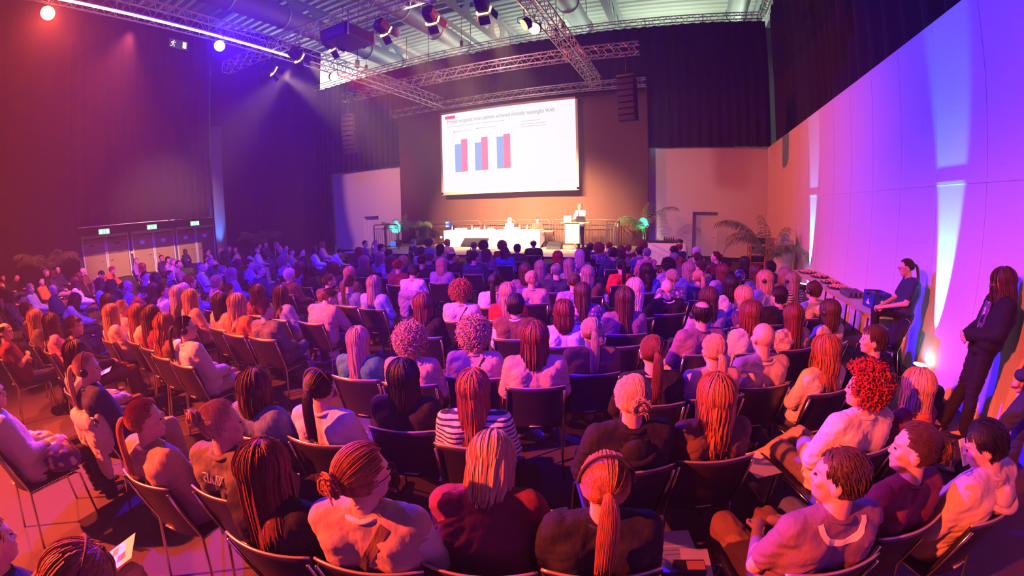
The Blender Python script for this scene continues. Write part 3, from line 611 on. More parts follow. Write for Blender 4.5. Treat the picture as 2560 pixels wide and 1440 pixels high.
t = thing('storage_rack', 'tall narrow rack of crates and bottles leaning by the right wall corner', 'rack', (2.72, 16.0, 0), R(8))
for x in (-.32, .32):
    for y in (-.2, .2): MB().box((x, y, .8), (.04, .04, 1.6)).obj('post', M_wood, t)
for z in (.1, .42, .74, 1.06, 1.38): MB().box((0, 0, z), (.66, .42, .03)).obj('shelf', M_wood, t)
bi = 0
for z in (.115, .435, .755, 1.075):
    for x in (-.2, 0, .2):
        o = MB().box((0, 0, .11), (.17, .3, .21), bev=.015).obj('crate', (M_black, M_crate, M_blackm)[bi % 3]); q = Matrix.Rotation(R(8), 3, 'Z') @ Vector((x, 0, 0)); o.location = (2.72 + q.x, 16.0 + q.y, z + .001); o.rotation_euler = (0, 0, R(8)); bi += 1
        tag(o, 'small dark crate on the %s shelf of the tall rack, %s one' % ({.115: 'bottom', .435: 'second', .755: 'third', 1.075: 'top'}[z], {-.2: 'left', 0: 'middle', .2: 'right'}[x]), 'crate', 'crates in the tall rack')
t = thing('leaning_board', 'reddish wooden board standing in front of the tall rack', 'board', (3.0, 15.2, 0)); MB().box((0, 0, .68), (.34, .05, 1.36), (R(6), 0, 0), bev=.01).obj('board', mat('board_red', (.6, .28, .18), .6), t)
t = thing('white_cylinder', 'grey white drum shaped cabinet behind the palm at the right wall', 'cabinet', (3.22, 14.1, 0)); MB().lathe([(.30, 0), (.30, .66), (.295, .67), (.30, .68), (.30, 1.33), (.28, 1.35)], n=28).obj('body', M_white, t)
t = thing('white_box', 'small white box on top of the drum shaped cabinet', 'box', (3.2, 14.1, 1.36)); MB().box((0, 0, .1), (.3, .3, .2), bev=.02).obj('box', M_white, t)

# uplights by the right wall
for (y, L2) in ((5.95, 'nearest, between the two leaning people'), (12.6, 'farther one, under the table end')):
    t = thing('uplight', 'floor uplight with blue beam on the wall, ' + L2, 'uplight', (XR - .15, y, 0)); q = Euler((0, R(4), 0)).to_matrix()
    MB().lathe([(.07, .06), (.10, .1), (.10, .24), (.09, .25)], n=18, rot=q).obj('housing', M_blackm, t)
    lens = MB().lathe([(.095, .252), (.095, .258)], n=18, rot=q).obj('lens', emi('uplight_lens', (.5, .85, 1.0), 20), t)
    MB().tube([(-.12, 0, .15), (-.12, 0, .02), (.12, 0, .02), (.12, 0, .15)], .01, 6).obj('bracket', M_blackm, t)
    spot('uplight_beam', (XR - .13, y, .30), (XR + .02, y, 2.2), (.05, .40, 1.0), 5500, 19, .6, .02)

# buffet tables
for i, (y0, y1) in enumerate(((6.68, 8.9), (8.92, 11.7))):
    t = thing('buffet_table', ('long pale table with orange wooden edge along the right wall, nearer part', 'long pale table along the right wall, farther part with the food trays')[i], 'table', (3.29, (y0 + y1) / 2, 0), 0, None)
    L_ = y1 - y0; MB().box((0, 0, .725), (.66, L_, .028)).obj('tabletop', M_ttop, t)
    MB().box((-.335, 0, .72), (.012, L_, .04)).box((0, -L_ / 2 + .003, .72), (.66, .012, .04)).obj('edge_band', M_wood, t)
    for sy in (-L_ / 2 + .25, L_ / 2 - .25):
        for sx in (-.24, .24): MB().tube([(sx, sy, 0), (sx, sy, .71)], .018, 8).obj('leg', M_blackm, t)
        MB().box((0, sy, .69), (.5, .04, .03)).obj('cross_bar', M_blackm, t)
def tray(y, x, label, sc=1.0):
    t = thing('food_tray', label, 'tray', (x, y, .742), R(4), None); MB().lathe([(.10 * sc, 0), (.19 * sc, .015), (.21 * sc, .025), (.18 * sc, .018)], n=26).obj('platter', M_black, t)
    fd = MB(); rr = random.Random(int(y * 10))
    for k in range(60): a = rr.uniform(0, 2 * PI); q = rr.uniform(0, .16 * sc) ; fd.ball((q * math.cos(a), q * math.sin(a), .03 + .03 * rr.random() + .03 * (1 - q / .16)), (.024, .02, .018), 6, 4)
    f = fd.obj('finger_food', M_food, t); f['kind'] = 'stuff'
tray(11.2, 3.2, 'heaped round black food tray at the far end of the buffet table', 1.15); tray(10.55, 3.32, 'heaped round food tray second from the far end of the buffet', 1.1)
tray(9.7, 3.30, 'food tray in the middle of the buffet table', 1.1); tray(9.05, 3.25, 'half emptied food tray beside the drinking glasses', 1.1)
for i in range(24):
    x, y = 3.12 + .09 * (i % 4), 8.05 + .085 * (i // 4); g = MB().lathe([(.026, .004), (.034, .11), (.031, .11), (.024, .01)], n=10)
    o = g.obj('drinking_glass', M_glass); o.location = (x, y, .742); tag(o, 'clear drinking glass in the upright block of glasses on the buffet table', 'glass', 'drinking glasses on the buffet table')
t = thing('bottle_crate', 'dark blue bottle crate with white logo on the near end of the buffet table', 'crate', (3.33, 7.32, .742), R(3))
cw, cl_, ch = .30, .40, .26; f = MB()
f.box((0, 0, .01), (cw, cl_, .02))
for s_ in (-1, 1):
    f.box((s_ * (cw / 2 - .01), 0, .10), (.02, cl_, .19)).box((s_ * (cw / 2 - .01), 0, ch - .012), (.022, cl_, .03)); f.box((0, s_ * (cl_ / 2 - .01), .10), (cw, .02, .19)).box((0, s_ * (cl_ / 2 - .01), ch - .012), (cw, .022, .03))
    for q in (-1, 1): f.box((s_ * (cw / 2 - .01), q * (cl_ / 2 - .06), .22), (.02, .11, .06)).box((q * (cw / 2 - .05), s_ * (cl_ / 2 - .01), .22), (.09, .02, .06))
f.obj('shell', M_crate, t)
lg = MB().box((-cw / 2 - .002, 0, .075), (.004, .11, .035)).box((0, -cl_ / 2 - .002, .075), (.10, .004, .035)).add([(-cw / 2 - .004, -.03, .10), (-cw / 2 - .004, .03, .10), (-cw / 2 - .004, 0, .155)], [(0, 1, 2)]); lg.ball((0, -cl_ / 2, .125), (.028, .004, .028), 10, 6); lg.obj('logo', M_paper, t)
for i in range(6): bottle((3.26 + .09 * (i % 2), 7.21 + .11 * (i // 2), .765), 'bottle standing inside the blue crate', 'bottles in the blue crate', mat('dark_bottle', (.05, .04, .03), .15))
bottle((3.50, 7.08, .742), 'clear bottle standing beside the blue crate at the near table end', None)
# ---------------------------------------------------------------- people
SKIN = mat('skin', (0.62, 0.38, 0.28), 0.55, bump=((30, 30, 30), .05)); SKIND = mat('skin_dark', (0.16, 0.08, 0.05), 0.5)
PAL = dict(white=(.62, .59, .60), cream=(.55, .46, .38), peach=(.52, .34, .27), grey=(.30, .29, .30), lightblue=(.22, .30, .48), lilac=(.30, .24, .42), navy=(.035, .04, .09), black=(.018, .016, .02),
           brown=(.13, .075, .05), tan=(.42, .30, .20), olive=(.13, .13, .09), green=(.05, .24, .17), red=(.60, .04, .03), orange=(.68, .20, .03), pink=(.66, .26, .32), mauve=(.20, .11, .18), denim=(.12, .17, .30),
           maroon=(.16, .03, .05), blue=(.10, .13, .48), greyblue=(.26, .30, .42), jeans=(.07, .09, .20), khaki=(.45, .38, .28))
def cloth(c):
    if c == 'floral': return mat('cloth_floral', (.62, .50, .52), .8, tex=('voronoi', (16, 16, 16), (.12, .05, .20), .32, .42), bump=((24, 24, 12), .4))
    if c == 'plaid': return mat('cloth_plaid', (.70, .60, .55), .8, tex=('check', (18, 18, 18), (.42, .25, .30), 0, 1), bump=((24, 24, 12), .4))
    if c == 'striped': return mat('cloth_striped', (.72, .70, .72), .8, tex=('wave', (3, 3, 9), (.03, .03, .09), .62, .70), bump=((24, 24, 12), .4))
    return mat('cloth_' + c, PAL[c], .85, bump=((24, 24, 12), .45), spec=.2)
HAIRC = dict(grey=(.24, .21, .20), dark=(.018, .012, .010), brown=(.085, .042, .025), auburn=(.16, .045, .025), red=(.30, .07, .03), redred=(.38, .03, .02), copper=(.36, .13, .05), blonde=(.56, .35, .18), greyblonde=(.34, .25, .18), platinum=(.70, .54, .38), white=(.66, .62, .58), black=(.012, .010, .012), skin=(.4, .3, .2))
def hairm(c):
    k = HAIRC[c]; return mat('hair_' + c, tuple(v * .7 for v in k), .5, tex=('noise', (70, 70, 5), tuple(min(1, v * 1.15) for v in k), .35, .65), bump=((160, 160, 8), .3), spec=.35)
DG = {}
def remesh(mb, voxel, smooth=4, wr=0.0, seed=0, ratio=1.0):
    me = mb.mesh('tmp'); o = bpy.data.objects.new('tmp', me); COL.objects.link(o)
    m = o.modifiers.new('r', 'REMESH'); m.mode = 'VOXEL'; m.voxel_size = voxel; m.use_smooth_shade = True
    s = o.modifiers.new('s', 'SMOOTH'); s.factor = .6; s.iterations = smooth
    if ratio < 1: d = o.modifiers.new('d', 'DECIMATE'); d.ratio = ratio
    dg = bpy.context.evaluated_depsgraph_get(); dg.update()
    out = bpy.data.meshes.new_from_object(o.evaluated_get(dg)); bpy.data.objects.remove(o); bpy.data.meshes.remove(me)
    out.materials.clear()
    if wr:
        for v in out.vertices:
            p = v.co; w1 = noise.noise(Vector((p.x * 3, p.y * 3, p.z * 3 + seed))); n = .75 - abs(noise.noise(Vector((p.x * 7 + w1 * 2, p.y * 7, (p.z + abs(p.x) * .7) * 24 + seed)))) * 3.0 * (1.25 - min(1, max(0, (p.z - .55) / .5)) * .7) + .35 * noise.noise(Vector((p.x * 30, p.y * 30, p.z * 44 + seed)))
            v.co = p + v.normal * n * wr
    for p in out.polygons: p.use_smooth = True
    return out
def chain(mb, pts, rad, step=.022, n=10, m=7, rotf=None):
    """ellipsoids strung densely along a path; rad entries r or (rx,ry,rz)"""
    for i in range(len(pts) - 1):
        a, b_ = Vector(pts[i]), Vector(pts[i + 1]); ra, rb = rad[i], rad[i + 1]
        ra = Vector(ra) if isinstance(ra, tuple) else Vector((ra,) * 3); rb = Vector(rb) if isinstance(rb, tuple) else Vector((rb,) * 3)
        k = max(1, int((b_ - a).length / step))
        for j in range(k + 1): f = j / k; mb.ball(a.lerp(b_, f), tuple(ra.lerp(rb, f)), n, m)
def headmat(J):
    """head frame: rotate about the neck pivot"""
    piv = Vector(J['head']) + Vector((0, -.02, -.10)); y, x = J.get('turn', 0), J.get('tilt', 0)
    return Matrix.Translation(piv) @ Matrix.Rotation(y, 4, 'Z') @ Matrix.Rotation(-x, 4, 'X') @ Matrix.Translation(-Vector((0, -.02, -.10)))
def add_head(mb, J):
    H_ = headmat(J); Rm = H_.to_3x3()
    def B(c, r, n=14, m=9): mb.ball(H_ @ Vector(c), r, n, m, Rm)
    B((0, -.012, .028), (.077, .096, .090), 20, 12); B((0, .028, -.03), (.061, .062, .085), 16, 10); B((0, .034, -.078), (.046, .050, .038)); B((0, .066, -.092), (.022, .02, .018))
    B((0, .074, .028), (.05, .018, .012)); B((0, .091, -.010), (.010, .011, .026)); B((0, .100, -.026), (.014, .011, .010)); B((0, .084, -.058), (.023, .011, .006)); B((0, .083, -.067), (.019, .011, .006))
    for s in (-1, 1):
        B((s * .045, .06, -.02), (.02, .022, .02)); B((s * .079, -.008, -.012), (.009, .024, .033)); B((s * .084, -.014, -.008), (.006, .017, .024)); B((s * .011, .100, -.03), (.006, .007, .006))
    return H_
def limbs(J, mb, arm, leg, e=0.0, hands=False):
    for s, S in ((-1, 'L'), (1, 'R')):
        if arm:
            sh, el, wr_ = [Vector(J[k + S]) for k in ('sh', 'el', 'wr')]
            chain(mb, [sh, el], [.052 + e, .041 + e])
            if arm > 1: chain(mb, [el, wr_], [.040 + e, .027 + e + (.004 if e else 0)])
            if hands:
                hd = Vector(J.get('hd' + S, (0, .8, -.5))).normalized(); pn = Vector(J.get('pn' + S, (0, .3, -1))); pn = (pn - hd * pn.dot(hd)).normalized(); sd = hd.cross(pn)
                chain(mb, [wr_, wr_ + hd * .03, wr_ + hd * .085], [.024, .027, .030], .01, 8, 6)
                for q in (-.02, .02): chain(mb, [wr_ + hd * .03, wr_ + hd * .085 + sd * q], [.02, .016], .01, 8, 6)
                for k, (q, l) in enumerate(((-.030, .060), (-.010, .074), (.010, .070), (.030, .054))):
                    b0 = wr_ + hd * .085 + sd * q; b1 = b0 + (hd * .9 + pn * .35).normalized() * l * .5; b2 = b1 + (hd * .5 + pn * .9).normalized() * l * .5
                    chain(mb, [b0, b1, b2], [.0095, .0085, .0075], .007, 6, 5)
                t0 = wr_ + hd * .03 - sd * s * .022; t1 = t0 + (hd * .6 - sd * s * .7).normalized() * .04; chain(mb, [t0, t1, t1 + hd * .028], [.013, .011, .009], .008, 6, 5)
        if leg:
            hp, kn, an = [Vector(J[k + S]) for k in ('hip', 'kn', 'an')]
            chain(mb, [hp, kn], [.082 + e, .058 + e]); chain(mb, [kn, kn.lerp(an, .35), an], [.056 + e, .054 + e, .038 + e * 1.7])
def torso(J, mb, e=0.0, hem=None):
    pv, ch, nk = Vector(J['pelvis']), Vector(J['chest']), Vector(J['neck']); ws = J.get('w', 1.0)
    lo = pv if hem is None else pv + (ch - pv) * hem
    chain(mb, [lo, pv.lerp(ch, .5), ch, ch.lerp(nk, .55)], [(.155 * ws + e, .11 + e, .08), (.138 * ws + e, .105 + e, .08), (.165 * ws + e, .112 + e, .09), (.130 * ws + e, .085 + e, .06)], .03, 16, 9)
    for S in 'LR':
        sh = Vector(J['sh' + S]); chain(mb, [sh, nk.lerp(ch, .25)], [.052 + e, .06 + e], .02)
        if e: sx = sh.x * .62; chain(mb, [Vector((sx, sh.y - .012, sh.z - .045)), Vector((sx * 1.02, (sh.y + ch.y) / 2 - .01, ch.z)), Vector((sx * .98, pv.y * .7 + ch.y * .3, pv.z * .6 + ch.z * .4)), Vector((sx, pv.y - .005, pv.z + .03))], [(.078 + e, .085 + e, .07), (.082 + e, .095 + e, .08), (.078 + e, .095 + e, .08), (.085 + e, .105 + e, .08)], .03, 12, 8)
    chain(mb, [ch.lerp(nk, .5), nk.lerp(ch, .12)], [(.11 + e, .08 + e, .05), (.062 + e, .058 + e, .03)], .02, 12, 8)
MESH = {}
def body_mesh(key, J, arm_e=2):
    if ('b', key) in MESH: return MESH[('b', key)]
    mb = MB(); hd = Vector(J['head']); nk = Vector(J['neck']); H_ = add_head(mb, J)
    chain(mb, [nk + Vector((0, 0, -.03)), H_ @ Vector((0, -.02, -.06))], [.056, .054], .015, 12, 8)
    torso(J, mb); limbs(J, mb, 2, True, 0, True)
    for s, S in ((-1, 'L'), (1, 'R')):
        an = Vector(J['an' + S]); td = Vector(J.get('td' + S, (0, 1, 0))); chain(mb, [an + Vector((0, 0, -.02)), an + td * .12 + Vector((0, 0, -.045))], [.036, .03], .02)
    m = remesh(mb, .0075, 3, ratio=.6); MESH[('b', key)] = m; return m
def top_mesh(key, J, kind):
    k = ('t', key, kind)
    if k in MESH: return MESH[k]
    mb = MB(); e = {'sweater': .020, 'tee': .019, 'jacket': .028, 'vest': .030, 'shirt': .013}[kind]
    torso(J, mb, e, -.18 if kind == 'jacket' else 0)
    if kind != 'vest':
        if kind == 'tee':
            for S in 'LR': sh, el = Vector(J['sh' + S]), Vector(J['el' + S]); chain(mb, [sh, sh.lerp(el, .72)], [.062, .060])
        else: limbs(J, mb, 2, False, e + .004)
    m = remesh(mb, .0115, 9, wr=.0052 if kind != 'jacket' else .0062, seed=len(MESH) * 3.1); MESH[k] = m; return m
def bottom_mesh(key, J):
    k = ('l', key)
    if k in MESH: return MESH[k]
    mb = MB(); pv = Vector(J['pelvis']); mb.ball(pv + Vector((0, 0, -.02)), (.165 * J.get('w', 1), .125, .10), 16, 10)
    limbs(J, mb, 0, True, .014); m = remesh(mb, .013, 3, wr=.006, seed=5); MESH[k] = m; return m
def shoe_mesh(key, J, S):
    k = ('s', key, S)
    if k in MESH: return MESH[k]
    an = Vector(J['an' + S]); td = Vector(J.get('td' + S, (0, 1, 0))).normalized(); mb = MB()
    b0 = an + Vector((0, 0, -.045))
    chain(mb, [b0 - td * .03, b0 + td * .06, b0 + td * .16], [(.036, .036, .034), (.040, .040, .030), (.040, .040, .020)], .012, 10, 7); chain(mb, [an, b0], [.045, .045], .012)
    m = remesh(mb, .008, 3, ratio=.5); MESH[k] = m; return m
# hair ------------------------------------------------------------------------
HC = Vector((0, -.012, .028)); HRX = (.077, .096, .090)
def hair_mesh(style, var):
    k = ('h', style, var)
    if k in MESH: return MESH[k]
    r = random.Random(hash((len(style), var, style[0], style[-1])) & 0xffff if False else sum(map(ord, style)) * 7 + var); mb = MB()
    th = {'short': .014, 'crop': .008, 'balding': .008, 'bob': .024, 'long': .020, 'wavy': .026, 'pony': .014, 'bun': .014, 'curly': .03}[style]
    E = Vector((HRX[0] + th, HRX[1] + th, HRX[2] + th))
    def surf(d, ex=0.0): return HC + Vector((d.x * (E.x + ex), d.y * (E.y + ex), d.z * (E.z + ex)))
    def covered(d):
        fr = d.y; z = d.z
        if style == 'balding' and z > .62 and fr < .75: return False
        if fr > .55: return z > .62
        if fr > .15: return z > (.12 if style in ('short', 'crop', 'balding', 'pony', 'bun') else -.25) 
        lim = -.62 if style in ('short', 'crop', 'balding', 'pony', 'bun') else -.85
        return z > lim
    # scalp shell
    vs = []; n, m_ = 36, 20; idx = {}
    for i in range(m_ + 1):
        t_ = PI * i / m_
        for j in range(n): a = 2 * PI * j / n; vs.append(Vector((math.sin(t_) * math.cos(a), math.sin(t_) * math.sin(a), math.cos(t_))))
    ok = [covered(v) for v in vs]; fs = []
    for i in range(m_):
        for j in range(n):
            q = (i * n + j, (i + 1) * n + j, (i + 1) * n + (j + 1) % n, i * n + (j + 1) % n)
            if sum(ok[a] for a in q) >= 3: fs.append(q)
    P = [surf(v, (-.0055 if style in ('pony', 'bun') else -.003) + .003 * noise.noise(v * 6 + Vector((var, 0, 0)))) for v in vs]; mb.add(P, fs, True)
    Q = [HC + Vector((v.x * HRX[0], v.y * HRX[1], v.z * HRX[2])) for v in vs]; mb.add(Q, [f[::-1] for f in fs], True)
    def back(p):  # keep long hair outside the shoulders and the back
        c = Vector((0, .0, -.36)); q = Vector(((p.x - c.x) / .215, (p.y - c.y) / .128, (p.z - c.z) / .235)); l = q.length
        if l < 1: q /= max(l, .2); return Vector((c.x + q.x * .215, min(c.y + q.y * .128, p.y), c.z + q.z * .235)) if p.y < .02 else Vector((c.x + q.x * .215, p.y, c.z + q.z * .235))
        return p
    if style == 'curly':
        for i in range(620):
            z = 1 - 1.75 * (i + .5) / 620; a = i * 2.39996; s_ = math.sqrt(max(0, 1 - z * z)); d = Vector((s_ * math.cos(a), s_ * math.sin(a), z))
            if not covered(d): continue
            p = surf(d, .004 + .02 * r.random()); ax = (d + Vector((r.uniform(-.7, .7), r.uniform(-.7, .7), -.5))).normalized(); u = ax.orthogonal().normalized(); w_ = ax.cross(u); pts = []
            rad = r.uniform(.006, .012); L_ = r.uniform(.03, .06); ph = r.uniform(0, 6)
            for q in range(9): t_ = q / 8; pts.append(p + ax * L_ * (t_ - .3) + (u * math.cos(ph + t_ * 9) + w_ * math.sin(ph + t_ * 9)) * rad)
            mb.tube(pts, [.003, .0045, .005, .005, .005, .005, .0045, .0035, .002], 4)
    else:
        N = {'short': 820, 'crop': 800, 'balding': 520, 'bob': 1150, 'long': 1200, 'wavy': 1050, 'pony': 950, 'bun': 950}[style]
        drop = {'short': .048, 'crop': .022, 'balding': .035, 'bob': .21, 'long': .35, 'wavy': .32, 'pony': .2, 'bun': .2}[style] * (1 + .1 * (var % 3) - .1)
        gather = Vector((0, -.125, .03 - .03 * (var % 2))) if style == 'pony' else Vector((0, -.115, .01 + .05 * (var % 2))) if style == 'bun' else None
        part = Vector((.15 * (1 if var % 2 else -1), .25, 1)).normalized()
        for i in range(N):
            z = 1 - 1.7 * (i + .5) / N; a = i * 2.39996 + r.uniform(-.1, .1); s_ = math.sqrt(max(0, 1 - z * z)); d = Vector((s_ * math.cos(a), s_ * math.sin(a), z))
            if not covered(d): continue
            lay = r.uniform(-.005, .004 if style in ('short', 'crop', 'pony', 'bun', 'balding') else .009); p = surf(d, lay); pts = [p.copy()]; L_ = 0; st = .030 if style not in ('short', 'crop', 'balding') else .015
            tot = drop * r.uniform(.85, 1.08)
            if style in ('long', 'wavy', 'bob'): tot += max(0, (p.z - HC.z)) * 1.3
            v_ = Vector((0, 0, 0)); hang = False; ph = r.uniform(0, 6)
            while L_ < tot and len(pts) < 30:
                n_ = Vector(((p.x - HC.x) / E.x ** 2, (p.y - HC.y) / E.y ** 2, (p.z - HC.z) / E.z ** 2)).normalized()
                if gather is not None: g = (gather - p); 
                elif style in ('short', 'crop', 'balding'): g = Vector((0, -.5, -.8)) + (n_ - part) * .5
                else: g = Vector((0, -.25, -1)) + (Vector((n_.x, n_.y, 0)) * (.8 if p.z > HC.z + .03 else .15))
                if gather is not None and g.length < .03: pts.append(gather + Vector((r.uniform(-.01, .01), 0, r.uniform(-.01, .01)))); break
                g = g.normalized()
                if not hang:
                    g = (g - n_ * g.dot(n_)); g = g.normalized() if g.length > 1e-4 else Vector((0, 0, -1))
                    v_ = (v_ * .4 + g * .6).normalized() if v_.length > 0 else g
                    p = p + v_ * st; q = p - HC; l = math.sqrt((q.x / (E.x + lay)) ** 2 + (q.y / (E.y + lay)) ** 2 + (q.z / (E.z + lay)) ** 2); p = HC + q / l
                    if gather is None and p.z < HC.z - .035: hang = True
                else:
                    v_ = (v_ * .55 + Vector((r.uniform(-.12, .12), -.05 + r.uniform(-.1, .1), -1)) * .45).normalized(); p = p + v_ * st
                    if style == 'wavy': p += Vector((math.sin(L_ * 38 + ph), math.cos(L_ * 31 + ph), 0)) * .0065
                    elif style == 'bob': p += Vector((-p.x, -(p.y + .03), 0)) * (.05 if L_ > tot * .75 else 0)
                    p = back(p)
                    if style in ('long', 'wavy'): p.x *= .992
                pts.append(p.copy()); L_ += st
            k_ = len(pts)
            if k_ < 3: continue
            w0 = {'short': .0046, 'crop': .0034, 'balding': .0040, 'bob': .0046, 'long': .0046, 'wavy': .0050, 'pony': .0040, 'bun': .0040}[style] * r.uniform(.6, 1.35)
            mb.tube(pts, [w0 * (.75 + .5 * min(1, 4 * q / k_)) * (1 if q < k_ * .75 else max(.15, 1 - (q - k_ * .75) / (k_ * .28))) for q in range(k_)], 3, flat=.6)
        if style == 'pony':
            mb.tube([gather + Vector((0, .01, .004)), gather + Vector((0, -.02, -.002))], .021, 10)
            for i in range(100):
                a = i * 2.4; q = .018 * math.sqrt((i + .5) / 100); p = gather + Vector((q * math.cos(a), -.012, q * math.sin(a))); v_ = Vector((.3 * math.cos(a), -.6, -.35 + .3 * math.sin(a))).normalized(); pts = [p.copy()]
                tot = r.uniform(.24, .34); L_ = 0
                while L_ < tot: v_ = (v_ * .66 + Vector((0, 0, -1)) * .34).normalized(); p = back(p + v_ * .02); pts.append(p.copy()); L_ += .02
                mb.tube(pts, [.0052 * (1 if j < len(pts) * .6 else max(.2, 1 - (j / len(pts) - .6) * 2.2)) for j in range(len(pts))], 5)
        if style == 'bun':
            c = gather + Vector((0, -.022, .01)); mb.ball(c, .030, 14, 9)
            for i in range(80):
                ax = Vector((r.gauss(0, .35), -1 + r.gauss(0, .3), r.gauss(0, .35))).normalized(); u = ax.orthogonal().normalized(); w_ = ax.cross(u); rr_ = r.uniform(.018, .042); ph = r.uniform(0, 6); o_ = c + Vector((r.gauss(0, .007), r.gauss(0, .006), r.gauss(0, .007)))
                mb.tube([o_ + (u * math.cos(ph + t_ * .75) + w_ * math.sin(ph + t_ * .75)) * rr_ for t_ in range(8)], [.002, .0045, .005, .005, .005, .0045, .004, .002], 4)
            for i in range(9):  # loose ends
                a = r.uniform(0, 6.28); p = c + Vector((.03 * math.cos(a), -.01, .03 * math.sin(a))); mb.tube([p, p + Vector((.02 * math.cos(a), -.02, .02 * math.sin(a) + .01)), p + Vector((.035 * math.cos(a), -.02, .02 * math.sin(a) - .02))], [.004, .003, .001], 4)
    m = mb.mesh('hair'); MESH[k] = m; return m
def eye_mesh(s):
    if ('eye', s) not in MESH: MESH[('eye', s)] = MB().ball((s * .031, .0835, .003), (.0085, .006, .005), 10, 6).mesh('eye')
    return MESH[('eye', s)]
# poses (seated, root on the floor under the head) -----------------------------
def seat_pose(pose, turn):
    J = dict(pelvis=(0, .11, .56), chest=(0, .015, .86), neck=(0, -.03, 1.055), head=(0, -.0, 1.20), w=1.0)
    for s, S in ((-1, 'L'), (1, 'R')):
        J['sh' + S] = (s * .170, -.025, .995); J['el' + S] = (s * .228, .06, .74); J['wr' + S] = (s * .085, .31, .675); J['hd' + S] = (-s * .55, .8, -.15); J['pn' + S] = (0, .1, -1)
        J['hip' + S] = (s * .085, .15, .525); J['kn' + S] = (s * .12, .55, .52); J['an' + S] = (s * .12, .59, .10)
    if pose == 1:
        J.update(chest=(0, .11, .84), neck=(0, .165, 1.0), head=(0, .23, 1.12), tilt=R(22))
        for s, S in ((-1, 'L'), (1, 'R')): J['sh' + S] = (s * .17, .15, .95); J['el' + S] = (s * .22, .30, .72); J['wr' + S] = (s * .06, .48, .66); J['hd' + S] = (-s * .4, .9, .1)
    if pose == 2:
        J['knR'] = (.06, .56, .60); J['anR'] = (-.22, .66, .36); J['tdR'] = (-.7, .6, -.1); J['knL'] = (-.11, .55, .52)
    if pose == 3:
        for s, S in ((-1, 'L'), (1, 'R')): J['el' + S] = (s * .23, .09, .77); J['wr' + S] = (-s * .03, .21, .80 + s * .02); J['hd' + S] = (-s * 1, .1, .05); J['pn' + S] = (0, -1, 0)
    tn = {'n': 0, 'l': R(42), 'r': R(-38), 'd': 0, 'rd': R(-30), 'ld': R(35)}[turn]
    J['turn'] = tn
    if 'd' in turn: J['tilt'] = J.get('tilt', 0) + R(26)
    return J
TOPW = dict(sweater='top', tee='t-shirt', jacket='jacket', vest='knitted vest over a white shirt')
